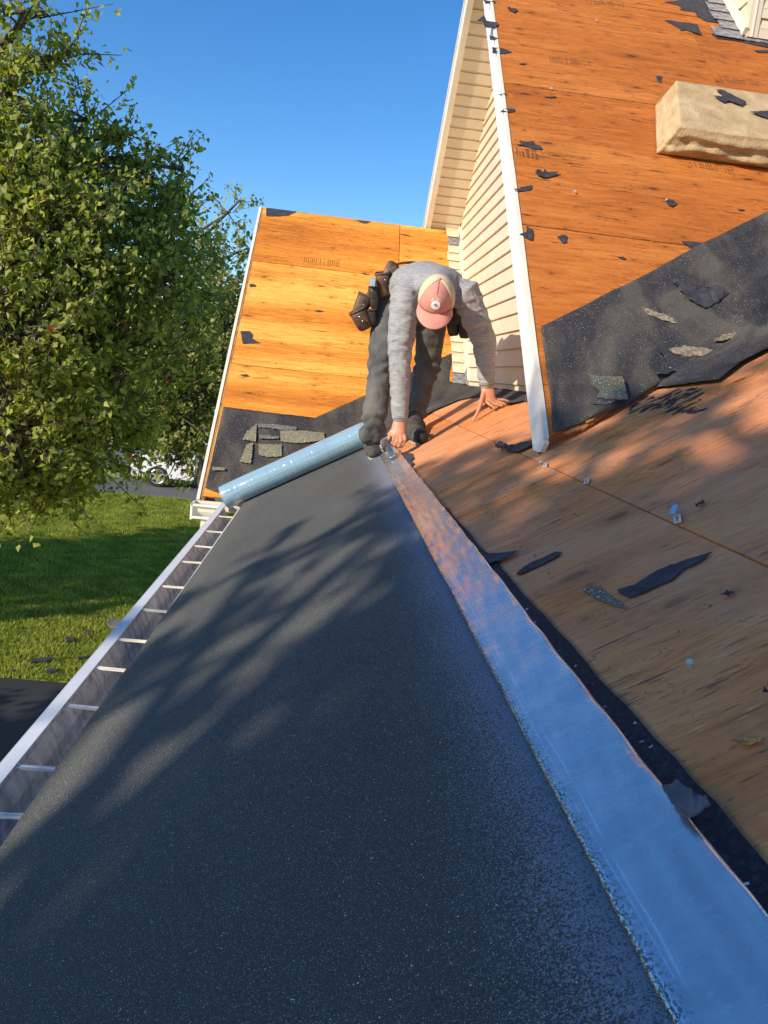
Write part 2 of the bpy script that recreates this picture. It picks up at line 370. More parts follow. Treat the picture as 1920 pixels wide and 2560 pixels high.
# ------------------------------------------------------------------ house
house = empty('house', 'cream sided house stripped to orange plywood roof with two cross gables', 'house', (0, 0, GZ))
def clip(poly, a, b, c):                                     # keep a*x+b*y+c >= 0
    out = []
    for i in range(len(poly)):
        p, q = poly[i], poly[(i+1) % len(poly)]
        dp, dq = a*p[0]+b*p[1]+c, a*q[0]+b*q[1]+c
        if dp >= 0: out.append(p)
        if (dp >= 0) != (dq >= 0):
            t = dp/(dp-dq); out.append((p[0]+(q[0]-p[0])*t, p[1]+(q[1]-p[1])*t))
    return out
def deck(fr, u0, u1, v0, v1, lu, lv, ou, ov, mat, clips=(), swap=False, stag=.5):
    """plywood sheets lu x lv (u x v); seams pass through ou, ov; swap=True: grain along v"""
    g = .0028
    jv = 0; k = math.floor((v0-ov)/lv)
    while ov+k*lv < v1:
        i = math.floor((u0-ou)/lu)-1
        while ou+i*lu < u1+lu:
            if swap: a0, a1, b0, b1 = ou+i*lu, ou+(i+1)*lu, ov+k*lv+(stag*lv if i % 2 else 0), ov+(k+1)*lv+(stag*lv if i % 2 else 0)
            else: a0, a1, b0, b1 = ou+i*lu+(stag*lu if k % 2 else 0), ou+(i+1)*lu+(stag*lu if k % 2 else 0), ov+k*lv, ov+(k+1)*lv
            i += 1
            P = [(max(a0+g, u0), max(b0+g, v0)), (min(a1-g, u1), max(b0+g, v0)), (min(a1-g, u1), min(b1-g, v1)), (max(a0+g, u0), min(b1-g, v1))]
            if P[1][0]-P[0][0] < .05 or P[2][1]-P[1][1] < .05: continue
            for c_ in clips:
                if len(P) > 2: P = clip(P, *c_)
            if len(P) < 3: continue
            ar = abs(sum(P[q][0]*P[(q+1) % len(P)][1]-P[(q+1) % len(P)][0]*P[q][1] for q in range(len(P))))/2
            if ar < .02: continue
            cx, cy = sum(p[0] for p in P)/len(P), sum(p[1] for p in P)/len(P)
            dz = random.uniform(-.0015, .0008)
            bm = bmesh.new()
            if swap is True:
                prism(bm, [(p[1]-cy, -(p[0]-cx)) for p in P], -.012, 0)
                M = fr.M@Matrix.Translation((cx, cy, dz))@Matrix(((0, -1, 0, 0), (1, 0, 0, 0), (0, 0, 1, 0), (0, 0, 0, 1)))
            else:
                prism(bm, [(p[0]-cx, p[1]-cy) for p in P], -.012, 0); M = fr.M@Matrix.Translation((cx, cy, dz))
            obj('plywood_sheet', bm, mat, house, M)
        k += 1
def UV(fr, p): return np.array([np.dot(np.array(p), fr.a), np.dot(np.array(p), fr.b)])
# main slope (seam with clips at u = .466)
deck(FM, -.872, 5.6, -4.2, 7.0, 1.22, 2.44, .468, .9, WOOD_MAIN, swap='seams')
# far cross gable
v2lo = FrV = F2.px(590, 1252)[1]; v2hi = F2.px(661, 519)[1]; vs2 = F2.px(755, 928)[1]
deck(F2, -.765, 1.01, v2lo, v2hi, 2.44, 1.22, -.765, vs2, WOOD_FAR)
# near cross gable: lower edge is ragged and floats just above the valley
pa = F3.px(1380, 1088); pb = F3.px(1640, 978)
ln = (-(pb[1]-pa[1]), (pb[0]-pa[0])); c0 = -(ln[0]*pa[0]+ln[1]*pa[1])
v3hi = PEAKY/ct + 0.0
v3hi = float(np.dot(np.array([0, PEAKY, z3(PEAKY)]), F3.b))
deck(F3, .715, 4.4, F3.px(1380, 1088)[1]-.2, v3hi, 2.44, 1.22, .715, F3.px(1300, 560)[1], WOOD_NEAR, clips=[(ln[0], ln[1], c0)])
# back slopes of both cross gables and of the main roof, plain deck
def quad3(name, pts, mat, th=.012, parent=house):
    bm = bmesh.new(); P = [Vector(p) for p in pts]; n = (P[1]-P[0]).cross(P[2]-P[0]).normalized()
    a = [bm.verts.new(p) for p in P]; b = [bm.verts.new(p-n*th) for p in P]
    bm.faces.new(a); bm.faces.new(b[::-1]); k = len(P)
    for i in range(k): bm.faces.new((a[i], b[i], b[(i+1) % k], a[(i+1) % k]))
    return obj(name, bm, mat, parent)
r2 = F2.w(0, v2hi)
quad3('back_slope', [(-.765, r2.y+.003, r2.z), (1.0, r2.y+.003, r2.z), (1.0, r2.y+3, r2.z-2.6), (-.765, r2.y+3, r2.z-2.6)], WOOD_FAR)
quad3('back_slope', [(.715, PEAKY+.003, z4(PEAKY)-.004), (4.4, PEAKY+.003, z4(PEAKY)-.004), (4.4, 7.45, z4(7.45)), (.715, 7.45, z4(7.45))], WOOD_NEAR)
mr = FM.w(5.6, 0)
quad3('back_slope', [(mr.x+.003, -4.2, mr.z), (mr.x+5, -4.2, mr.z-2.9), (mr.x+5, 7, mr.z-2.9), (mr.x+.003, 7, mr.z)], WOOD_MAIN)

# --- rakes
def along(fr, name, u0, u1, va, vb, o0, o1, mat, parent=house, jag=0):
    bm = bmesh.new(); n = 24
    L = []
    for i in range(n+1):
        v = va+(vb-va)*i/n; j = random.uniform(-jag, jag) if jag else 0
        L.append([bm.verts.new(fr.w(u, v, o)) for u, o in ((u0, o0), (u1+j, o0), (u1+j, o1), (u0, o1))])
    for a, b in zip(L, L[1:]):
        for i in range(4): bm.faces.new((a[i], a[(i+1) % 4], b[(i+1) % 4], b[i]))
    bm.faces.new(L[0]); bm.faces.new(L[-1][::-1]); return obj(name, bm, mat, parent)
vb3 = F3.px(1372, 1085)[1]
tag(along(F3, 'rake_board', XR, XR+.016, vb3-.03, v3hi, -.125, -.012, TRIMW))
along(F3, 'rake_drip_edge', XR-.004, XR+.0125, vb3-.02, v3hi, -.0115, .004, TRIMC, jag=.0015)
along(F3, 'rake_wood_strip', XR+.0165, XR+.034, vb3+.03, v3hi, -.03, -.0125, WOOD_EDGE)
along(F3, 'rake_wood_strip', XR+.0135, XR+.0145, vb3+.02, v3hi, -.012, .0015, WOOD_EDGE)
# bent tip of the rake metal
bm = bmesh.new(); t0 = F3.w(XR+.008, vb3-.035, -.06)
for a_ in range(3): box(bm, (-.008+.012*a_, -.012, -.06), (.002+.012*a_, .004, -.045+.02*a_), Matrix.Translation(t0)@Matrix.Rotation(.5+a_*.3, 4, 'X'))
obj('bent_trim_end', bm, TRIMC, house)
# far gable rake: thin white edge, wood strip
along(F2, 'rake_drip_edge', -.802, -.781, v2lo-.02, v2hi, -.02, .005, TRIMC, jag=.001)
along(F2, 'rake_board', -.798, -.783, v2lo-.02, v2hi, -.15, -.021, TRIMW)
along(F2, 'rake_wood_strip', -.7805, -.7665, v2lo, v2hi, -.02, -.001, WOOD_EDGE, jag=.001)
# far rake of the near gable, its soffit
def far4(name, x0, x1, ya, yb, d0, d1, mat):                   # box under slope 4, d measured down from deck
    bm = bmesh.new(); k = 1/math.sqrt(1+1.09**2)
    def V(x, y, d): return Vector((x, y-1.09*k*d, z4(y)-k*d))
    P = [V(x, y, d) for y in (ya, yb) for x, d in ((x0, d0), (x1, d0), (x1, d1), (x0, d1))]
    vs = [bm.verts.new(p) for p in P]
    for f in ((0, 1, 2, 3), (7, 6, 5, 4), (0, 4, 5, 1), (1, 5, 6, 2), (2, 6, 7, 3), (3, 7, 4, 0)): bm.faces.new([vs[i] for i in f])
    return obj(name, bm, mat, house)
far4('rake_board', XR-.006, XR+.012, PEAKY-.0, 7.42, .02, .185, TRIMC)
far4('rake_trim', XR-.016, XR+.02, PEAKY-.0, 7.42, -.004, .018, TRIMW)
far4('rake_trim', XR-.010, XR+.035, PEAKY-.0, 7.42, .187, .2, TRIMC)
y = 7.40
while y > PEAKY+.05:
    far4('soffit_panel', XR+.036, XW-.002, y-.068*.68, y, .170, .182, SOFFIT)
    far4('soffit_groove', XR+.036, XW-.002, y-.084*.68, y-.0685*.68, .158, .170, SOFFIT); y -= .085*.68
bm = bmesh.new(); box(bm, (XR-.004, 7.20, z4(7.42)-.24), (XW, 7.43, z4(7.42)-.225)); box(bm, (XR-.004, 7.415, z4(7.42)-.225), (XW, 7.43, z4(7.42)-.01))
obj('soffit_return', bm, TRIMC, house)
# --- gable wall siding: one board per course
ex = .1016; z = .0244-.1016; k = 0
def ymin_w(z): return (z-D3/ct+.10)/(st/ct)
def ymax_w(z): return min((z-D2/ct-.02)/(st/ct), 7.35-(z-1.453+.255)/1.09)
while z < 3.0:
    ya, yb = ymin_w(z), ymax_w(z); ya2, yb2 = ymin_w(z+ex), ymax_w(z+ex)
    if yb-ya < .05: break
    yb2 = max(yb2, ya2+.001)
    bm = bmesh.new()
    prof = [(-.006, 0), (-.0175, .0005), (-.018, .003), (-.017, .008), (-.010, ex*.5), (-.003, ex-.001), (.004, ex-.001), (.004, .0)]
    a = [bm.verts.new((XW+px_, ya+(ya2-ya)*pz/ex, z+pz)) for px_, pz in prof]
    b = [bm.verts.new((XW+px_, yb+(yb2-yb)*pz/ex, z+pz)) for px_, pz in prof]
    for i in range(8): bm.faces.new((a[i], a[(i+1) % 8], b[(i+1) % 8], b[i]))
    bm.faces.new(a[::-1]); bm.faces.new(b)
    obj('siding_board', bm, SIDING, house); z += ex; k += 1
quad3('wall_sheathing', [(XW+.07, 2.4, -.1), (XW+.07, 7.3, -.1), (XW+.07, 7.3, 1.0), (XW+.07, PEAKY, z3(PEAKY)-.25), (XW+.07, 2.7, 0)], SIDING, .03)
# channel trim up the far valley slope with step flashing beside it
def slope2box(name, x0, x1, v0, v1, o0, o1, mat, parent=house): 
    bm = bmesh.new(); box(bm, (x0, v0, o0), (x1, v1, o1)); return obj(name, bm, mat, parent, F2.M)
vj0, vj1 = F2.px(1171, 962)[1], F2.px(1149, 585)[1]
slope2box('channel_trim', XW-.026, XW-.003, vj0-.02, vj1, .018, .07, TRIMC)
v = vj0-.01; k = 0
while v < vj1-.02:
    bm = bmesh.new(); w_ = .105+random.uniform(-.008, .006); tl = random.uniform(-.03, .03)
    P = [(-w_, 0, .003), (0, 0, .003), (0, .17, .003), (-w_, .17, .003)]
    box(bm, (-w_, 0, .002), (0, .135, .0045), Matrix.Rotation(-.085, 4, 'X')@Matrix.Rotation(tl*.3, 4, 'Z')); box(bm, (-.004, .0, .0), (-.001, .12, .05))
    obj('step_flashing', bm, STEPC if k % 5 else STEP, house, F2.M@Matrix.Translation((XW-.027, v, .010))); v += .115; k += 1
# --- dormer standing on the near slope, top right
cu, cv = F3.px(1868, 98); C0 = F3.w(cu, cv)
def dorm(name, a, b, mat): 
    bm = bmesh.new(); box(bm, a, b); return obj(name, bm, mat, house)
dorm('dormer_corner_post', (C0.x-.012, C0.y-.012, C0.z+.01), (C0.x+.055, C0.y-.001, C0.z+2), SIDING)
dorm('dormer_corner_post', (C0.x-.012, C0.y-.0, C0.z+.01), (C0.x-.002, C0.y+.055, C0.z+2), SIDING)
dorm('dormer_corner_bead', (C0.x+.012, C0.y-.0175, C0.z+.01), (C0.x+.022, C0.y-.0125, C0.z+2), TRIMC)
z = C0.z+.012
for k in range(14):
    bm = bmesh.new(); prof = [(-.013, 0), (-.010, .05), (-.012, .055), (0, .11), (.01, .11), (.01, 0)]
    prism(bm, prof, C0.x+.058, C0.x+2.0, lambda p, q, w: Vector((w, C0.y+.004+p, z+q))); obj('dormer_siding_board', bm, SIDING, house)
    ya, yb = C0.y+.06, 9.
    yend = (z+.005-D3/ct-.02)/(st/ct)
    if yend-ya > .02:
        bm = bmesh.new(); prof2 = [(-.013, 0), (-.010, .05), (-.012, .055), (0, .11), (.01, .11), (.01, 0)]
        A = [bm.verts.new((C0.x+.002+p, ya, z+q)) for p, q in prof2]; B = [bm.verts.new((C0.x+.002+p, yend+q*ct/st, z+q)) for p, q in prof2]
        for i in range(6): bm.faces.new((A[i], A[(i+1) % 6], B[(i+1) % 6], B[i]))
        bm.faces.new(A); bm.faces.new(B[::-1]); obj('dormer_siding_board', bm, SIDING, house)
    z += .112
quad3('dormer_wall', [(C0.x+.016, C0.y+.02, C0.z), (C0.x+.016, C0.y+1.7, C0.z+1.65), (C0.x+.016, C0.y+.02, C0.z+1.7)], SIDING, .01)
bm = bmesh.new(); box(bm, (C0.x-.035, cv+.02, .012), (C0.x-.014, cv+1.9, .055)); obj('dormer_channel_trim', bm, TRIMC, house, F3.M)
bm = bmesh.new(); box(bm, (C0.x-.05, cv-.035, .003), (C0.x+2, cv-.004, .009)); obj('dormer_apron_flashing', bm, STEP, house, F3.M)
for k in range(8):
    bm = bmesh.new(); w_ = .12+random.uniform(-.02, .02)+(.05 if k == 0 else 0)
    box(bm, (-w_, 0, 0), (0, .15, .003), Matrix.Rotation(-.06, 4, 'X')@Matrix.Rotation(random.uniform(-.08, .08), 4, 'Z')); 
    obj('step_flashing', bm, STEP, house, F3.M@Matrix.Translation((C0.x-.036, cv-.05+k*.125, .013)))
# --- walls under the eaves, fascia
def hb(name, a, b, mat): 
    bm = bmesh.new(); box(bm, a, b); return obj(name, bm, mat, house)
hb('wall', (-.12, -4, GZ), (.0, 5.0, -1.08), SIDING)
hb('wall', (-.55, 5.02, GZ), (-.43, 10, -.95), SIDING)
quad3('wall', [(-.44, 5.1, -.95), (-.44, 10, -.95), (-.44, r2.y, r2.z-.2)], SIDING, .05)
hb('eave_soffit', (-.505, -4, -1.075), (-.121, 4.83, -1.06), TRIMC)
hb('fascia', (-.512, -4.2, -1.06), (-.49, 4.80, -.905), TRIMW)
# --- main gutter with hangers
LX = -.617
def gutter(name, y0, y1):
    bm = bmesh.new(); t = .0018
    pr = [(-.512, -.925), (-.512, -1.03), (-.575, -1.035), (-.592, -1.015), (-.597, -.985), (-.617, -.945), (-.617, -.918), (-.632, -.914), (-.632, -.9105), (-.604, -.9105), (-.604, -.918)]
    ny = 60; L = []
    for i in range(ny+1):
        yy = y0+(y1-y0)*i/ny; w = .0018*math.sin(yy*5)+.001*math.sin(yy*17)
        L.append([bm.verts.new((x+(w if x < -.56 else 0), yy, zz)) for x, zz in pr])
    for a, b in zip(L, L[1:]):
        for i in range(len(pr)-1): bm.faces.new((a[i], a[i+1], b[i+1], b[i]))
    o = obj(name, bm, GALV, house)
    m = o.modifiers.new('t', 'SOLIDIFY'); m.thickness = .0016; m.offset = 0; return o
g = gutter('gutter', -1.5, 4.83)
bm = bmesh.new(); box(bm, (-.634, -1.5, -.9095), (-.603, 4.80, -.9065)); box(bm, (-.6365, -1.5, -.93), (-.6335, 4.80, -.9065)); obj('gutter_lip', bm, TRIMW, g)
hang = [(60, 1935, 0, 1), (155, 1785, .02, 0), (235, 1688, .03, 0), (290, 1382+0, .12, 0)]
hy = [.98, 1.44, 1.72, 2.05, 2.36, 2.72, 3.06, 3.42, 3.78, 4.1, 4.35, 4.56]
pxh = [(0, 2103), (90, 1936), (205, 1785), (276, 1688), (330, 1602), (385, 1542), (430, 1468), (475, 1426), (505, 1380), (532, 1352), (560, 1315)]
for i, (a_, b_) in enumerate(pxh):
    P = Px(a_, b_, -.60); P = Px(a_, b_, -.56); yy = P.y; rot = random.uniform(-.06, .10)
    bm = bmesh.new(); box(bm, (-.012, -.006, 0), (.125, .006, .003)); box(bm, (-.012, -.006, .003), (.12, -.004, .006)); box(bm, (-.012, .004, .003), (.12, .006, .006))
    box(bm, (.04, -.003, .003), (.05, .003, .0045)); box(bm, (.085, -.003, .003), (.095, .003, .0045))
    obj('gutter_hanger', bm, ALU if i in (1, 2) else TRIMC, g, Matrix.Translation((-.60, yy, -.915))@Matrix.Rotation(rot, 4, 'Z'))
# far gable eave: little gutter running across, its end cap and elbow
E0 = F2.w(-.79, v2lo)
bm = bmesh.new(); box(bm, (-.80, E0.y-.012, E0.z-.075), (-.50, E0.y+.002, E0.z-.018)); fx = obj('fascia', bm, TRIMC, house)
bm = bmesh.new()
yg = E0.y-.013
pr = [(0, -.03), (0, -.105), (-.075, -.105), (-.095, -.07), (-.10, -.035), (-.112, -.03), (-.112, -.024), (-.09, -.024)]
A = [bm.verts.new((-.805, yg+p, E0.z+q)) for p, q in pr]; B = [bm.verts.new((-.625, yg+p, E0.z+q)) for p, q in pr]
for i in range(len(pr)-1): bm.faces.new((A[i], A[i+1], B[i+1], B[i]))
bm.faces.new(A)
g2 = obj('gutter', bm, TRIMC, house); m = g2.modifiers.new('t', 'SOLIDIFY'); m.thickness = .003
bm = bmesh.new(); box(bm, (-.81, yg-.118, E0.z-.034), (-.63, yg-.100, E0.z-.020)); box(bm, (-.815, yg-.118, E0.z-.12), (-.803, yg, E0.z-.020)); box(bm, (-.81, yg-.122, E0.z-.112), (-.63, yg-.104, E0.z-.098))
obj('gutter_lip', bm, TRIMW, g2)
bm = bmesh.new(); box(bm, (-.75, yg-.10, E0.z-.19), (-.64, yg-.02, E0.z-.12)); box(bm, (-.757, yg-.108, E0.z-.20), (-.635, yg-.015, E0.z-.186)); obj('downspout_outlet', bm, TRIMC, g2)
bm = bmesh.new(); box(bm, (-.745, yg-.09, GZ), (-.66, yg-.03, E0.z-.2)); obj('downspout', bm, TRIMC, house)

# ------------------------------------------------------------------ flat torn pieces
def densify(P, step, jag):
    out = []
    for i in range(len(P)):
        a, b = np.array(P[i], float), np.array(P[(i+1) % len(P)], float); L = np.linalg.norm(b-a); n = max(1, int(L/step))
        nn = np.array([-(b-a)[1], (b-a)[0]])/max(L, 1e-6)
        for k in range(n): out.append(tuple(a+(b-a)*k/n+nn*(random.uniform(-jag, jag) if k else 0)))
    return out
def piece(name, fr, pix, mat, label=None, cat=None, group=None, off=.002, th=.0014, jag=.002, curl=.0025, parent=None, kind=None):
    """a thin torn sheet whose outline lies on roof plane fr"""
    P = [fr.px(*p, off) for p in pix]; sz = max(max(p[0] for p in P)-min(p[0] for p in P), max(p[1] for p in P)-min(p[1] for p in P))
    P = densify(P, max(.008, sz/26), min(jag, sz*.02))
    cx, cy = sum(p[0] for p in P)/len(P), sum(p[1] for p in P)/len(P)
    bm = bmesh.new(); f = bm.faces.new([bm.verts.new((u-cx, v-cy, 0)) for u, v in P])
    bmesh.ops.triangulate(bm, faces=[f], quad_method='BEAUTY', ngon_method='EAR_CLIP')
    if curl:
        bmesh.ops.subdivide_edges(bm, edges=[e for e in bm.edges if e.calc_length() > sz/7], cuts=2, use_grid_fill=True)
        sd = random.random()*50
        for v in bm.verts:
            d = math.hypot(v.co.x, v.co.y)/max(sz, .01)
            v.co.z = curl*(1.6*d*abs(mnoise.noise(Vector((v.co.x*9/sz*.5, v.co.y*9/sz*.5, sd))))*2+.1)
    ex_ = bmesh.ops.extrude_face_region(bm, geom=bm.faces[:])
    for e in ex_['geom']:
        if isinstance(e, bmesh.types.BMVert): e.co.z += th
    o = obj(name, bm, mat, parent, fr.M@Matrix.Translation((cx, cy, off)))
    if label: tag(o, label, cat, group)
    return o
def cr(pts, k, ox, oy): return [(ox+x*k, oy+y*k) for x, y in pts]
A2 = (.5546, 1000, 0); A3 = (.434, 1200, 500); A4 = (.4219, 450, 500); A8 = (1/1.569, 950, 1150); Z7 = (.1808, 1150, 880); A1 = (.3014, 850, 600)
def felt_surface(name, rows, mat, label, cat, amp, ridge=None, nu=90, nv=46, lift=.006):
    """loft between polylines of (Vector, normal) rows with wrinkles"""
    def samp(row, t):
        s = t*(len(row)-1); i = min(int(s), len(row)-2); f = s-i
        return row[i][0].lerp(row[i+1][0], f), (row[i][1].lerp(row[i+1][1], f)).normalized()
    bm = bmesh.new(); G = []
    for j in range(nv+1):
        s = j/nv*(len(rows)-1); a = min(int(s), len(rows)-2); f = s-a; L = []
        for i in range(nu+1):
            t = i/nu; p, n = samp(rows[a], t); q, m_ = samp(rows[a+1], t); P = p.lerp(q, f); N = n.lerp(m_, f).normalized()
            h = lift+amp*max(0, mnoise.fractal(Vector((P.x*2.2, P.y*1.2, P.z*5)), 1, 2, 3)+.25)+(ridge(t, j/nv) if ridge else 0)
            if j in (0, nv): P = P+Vector((random.uniform(-.002, .002),)*3)
            L.append(bm.verts.new(P+N*h))
        G.append(L)
    for a, b in zip(G, G[1:]):
        for i in range(nu): bm.faces.new((a[i], a[i+1], b[i+1], b[i]))
    o = obj(name, bm, mat, smooth=True); m = o.modifiers.new('t', 'SOLIDIFY'); m.thickness = .003; m.offset = -1
    tag(o, label, cat); return o
def row(fr, pix): return [(fr.w(*fr.px(*p)), Vector(fr.n)) for p in pix]
def valley(d, x):
    z = math.tan(PHI)*x-HC/c3; return Vector((x, (ct*z-d)/st, z))
n3v, nmv = Vector(F3.n), Vector(FM.n); nmid = (n3v+nmv).normalized()
# near valley felt
up = cr([(345, 745), (600, 625), (800, 520), (1150, 330), (1400, 200), (1659, 75)], *A3)
upr = row(F3, up)+[(F3.w(3.4, F3.px(1920, 532)[1]+1.05), n3v)]
xs = [.712, .95, 1.15, 1.5, 1.8, 2.15, 3.9]
vl = [(valley(D3, x)+nmid*(.016 if i > 1 else .0), nmid) for i, x in enumerate(xs)]
vl[0] = (F3.w(*F3.px(1381, 1082)), n3v); vl[1] = (F3.w(*F3.px(1520, 1034)), n3v)
lo = [(F3.w(*F3.px(1384, 1086)), n3v), (F3.w(*F3.px(1535, 1030)), n3v)]+row(FM, [(1640, 976), (1800, 960), (1860, 915), (1930, 878)])+[(FM.w(3.4, .9), nmv)]
mid1 = [(a[0].lerp(b[0], .5), n3v) for a, b in zip(upr, vl)]
def rdg(t, s):
    a = max(0, 1-abs(s-.62)/.35)
    return a*.030*max(0, math.sin(t*22+5*s+1.5*math.sin(t*9)))+.007*max(0, math.sin(s*34+5*math.sin(t*3)+2*t))*min(1, t*2.5)*min(1, max(0, (t-.25)*3)) + a*.012*max(0, math.sin(t*61-9*s))*min(1, max(0, (t-.35)*3))
felt_surface('valley_felt', [upr, mid1, vl, lo], FELT, 'wrinkled dusty black felt sheet lining the valley below the orange near gable', 'roofing felt', .012, rdg)
# far valley felt
ua = cr([(258, 1230), (420, 1250), (600, 1275), (800, 1296)], *A4); 
ua2 = [(925, 985), (1000, 945), (1060, 918), (1128, 885)]
u2 = row(F2, ua+ua2)+row(FM, [(1175, 958), (1250, 964), (1316, 970)])
l2 = row(F2, [(513, 1222), (555, 1236), (590, 1250)])+row(FM, [(700, 1215), (850, 1145), (960, 1094), (1035, 1062), (1085, 1030), (1150, 1002), (1215, 990), (1270, 996), (1322, 1010)])

vx = [-.76, -.66, -.56, -.35, -.1, .15, .4, .65, .85]
v2l = [(F2.w(-.76, F2.px(513, 1222)[1]+.03), Vector(F2.n)), (F2.w(-.66, F2.px(550, 1235)[1]+.03), Vector(F2.n))]+[(valley(D2, x), nmid) for x in vx[2:]]+row(FM, [(1178, 970), (1250, 980), (1320, 992)])
felt_surface('valley_felt', [u2, v2l, l2], FELT, 'black felt with stuck shingle scraps over the far gable bottom behind the blue roll', 'roofing felt', .006)
# black tear above that felt
tornw = dict(mat=FELT_PLAIN, cat='felt scrap', group='torn black felt scraps')
def near(p, label, **k): return piece('felt_scrap', F3, cr(p, *A2), FELT_PLAIN, label, 'felt scrap', 'torn black felt scraps', **k)
near([(375, 2), (430, 8), (425, 16), (385, 18)], 'small black felt scrap at the very top of the white rake', curl=.003)
near([(480, 38), (500, 40), (520, 42), (528, 50), (515, 60), (495, 50)], 'small curled black scrap near top left of the orange near roof', curl=.012)
near([(345, 95), (380, 70), (390, 95), (445, 103), (425, 128), (385, 125), (372, 98)], 'pointed black felt scrap crossing the white rake near the top', off=.008)
near([(403, 160), (445, 175), (430, 182), (405, 180)], 'tiny black felt scrap on the rake edge between two larger ones')
near([(415, 215), (460, 218), (505, 235), (470, 243), (418, 243)], 'tapered black felt scrap on the rake edge, third from top')
near([(443, 428), (470, 422), (482, 428), (465, 435)], 'thin black sliver on rake edge left of the insulation batt')
near([(450, 508), (470, 490), (517, 492), (515, 505), (480, 508)], 'short flat black scrap on rake edge just below a thin sliver')
near([(522, 655), (545, 652), (535, 635), (560, 640), (600, 638), (612, 655), (635, 660), (640, 676), (600, 673), (560, 660)], 'long ragged black scrap lying above the curled cup shaped scrap', curl=.006)
near([(608, 775), (625, 768), (645, 780), (650, 762), (662, 778), (712, 782), (700, 795), (670, 803), (640, 805), (620, 795)], 'cup shaped black scrap with upturned point on orange plywood', curl=.014)
near([(512, 850), (540, 852), (545, 843), (598, 838), (590, 855), (560, 862), (520, 866)], 'flat black scrap reaching over the rake edge beside the cup shaped scrap')
near([(538, 1060), (568, 1048), (572, 1015), (580, 1030), (597, 1035), (603, 1055), (592, 1085), (570, 1075)], 'spiky black scrap on the rake edge closest to the felt sheet', curl=.006)
near([(708, 1068), (740, 1058), (753, 1065), (748, 1095), (735, 1098), (722, 1085)], 'small four sided black scrap alone above the felt sheet')
near([(1198, 905), (1215, 900), (1250, 920), (1225, 935), (1205, 925)], 'small dark scrap beside a bent nail below the insulation batt', curl=.008)
near([(980, 1160), (1005, 1158), (1020, 1168), (1005, 1171)], 'tiny black sliver just above the slanted felt edge')
near([(1190, 92), (1240, 97), (1250, 100), (1340, 110), (1360, 160), (1330, 150), (1285, 135), (1265, 140), (1260, 128)], 'large grey black scrap with tail left of the dormer foot', curl=.005)
near([(1190, 12), (1240, 5), (1290, -8), (1380, -10), (1400, 25), (1440, 90), (1460, 108), (1380, 95), (1340, 75), (1330, 55), (1260, 45), (1270, 35), (1240, 20)], 'largest torn black felt piece spreading out from the dormer flashing', curl=.004)
near([(1400, 153), (1460, 160), (1560, 190), (1659, 200), (1659, 215), (1500, 182), (1430, 174)], 'long thin black felt strip running under the dormer front', curl=.003)
near([(1595, 228), (1659, 227), (1659, 238), (1610, 235)], 'short dark sliver at the right edge below the dormer')
near([(1153, 345), (1168, 342), (1180, 346), (1176, 378), (1160, 362)], 'black scrap poking out at the upper left corner of the insulation batt')
near([(645, 437), (700, 436), (705, 441), (680, 443)], 'faint dark sliver right of the rake at insulation height')
near([(535, 288), (560, 286), (570, 290), (550, 293)], 'tiny dark chip between rake and printed grade stamp')
near([(1520, 945), (1545, 944), (1555, 950), (1535, 952)], 'tiny dark chip left of the slanted felt top corner')
near([(1268, 1090), (1300, 1088), (1390, 1100), (1400, 1110), (1330, 1140), (1305, 1112)], 'pointed felt tear sticking out of the slanted felt edge', off=.006)
def far(p, label, **k): return piece('felt_scrap', F2, cr(p, *A4), FELT_PLAIN, label, 'felt scrap', 'torn black felt scraps', **k)
far([(510, 47), (560, 52), (690, 70), (640, 93), (580, 98), (512, 97)], 'black felt remnant covering the top left corner of the far roof')
far([(1045, 120), (1130, 127), (1110, 138), (1085, 139)], 'small black remnant hanging at the far ridge line')
far([(412, 500), (435, 498), (452, 507), (445, 515), (412, 514)], 'small black scrap on the far left rake above the larger one')
far([(358, 777), (415, 778), (432, 800), (426, 818), (455, 838), (475, 848), (372, 852)], 'square black scrap with tail on the far left rake')
far([(355, 1035), (395, 1033), (415, 1045), (380, 1047)], 'thin black sliver just below the far plywood seam')
far([(1075, 436), (1095, 434), (1120, 446), (1095, 444)], 'short black sliver left of the tool pouches on far roof')
far([(1300, 202), (1340, 205), (1375, 217), (1340, 212)], 'thin black splinter mark near the far ridge')
far([(790, 656), (830, 654), (855, 660), (825, 664)], 'thin black sliver in the middle of the far roof')
# step: stuck shingle remnants on the far felt
def shf(p, label, mat=SHINGLE): return piece('shingle_remnant', F2, cr(p, *A4), mat, label, 'shingle scrap', 'stuck shingle remnants', off=.022, th=.003, curl=0, jag=.004)
shf([(455, 1327), (448, 1432), (368, 1420), (395, 1375)], 'olive triangular shingle remnant at upper left of the far felt')
shf([(462, 1326), (560, 1330), (690, 1345), (690, 1362), (600, 1362), (462, 1345)], 'long thin shingle remnant along the top of the patch', GREYSH)
shf([(592, 1368), (720, 1368), (852, 1378), (856, 1422), (720, 1442), (598, 1432)], 'wide rectangular shingle remnant right of centre of the patch')
shf([(470, 1392), (585, 1402), (585, 1416), (470, 1415)], 'narrow grey shingle remnant between two olive ones', GREYSH)
shf([(465, 1447), (602, 1450), (604, 1520), (530, 1524), (466, 1512)], 'lower rectangular olive shingle remnant near the blue roll')
shf([(432, 1438), (420, 1562), (352, 1552), (375, 1500), (395, 1450)], 'lower left olive shingle remnant with ragged left side')
shf([(190, 1583), (262, 1586), (266, 1602), (192, 1602)], 'small tan shingle remnant alone near the far rake')
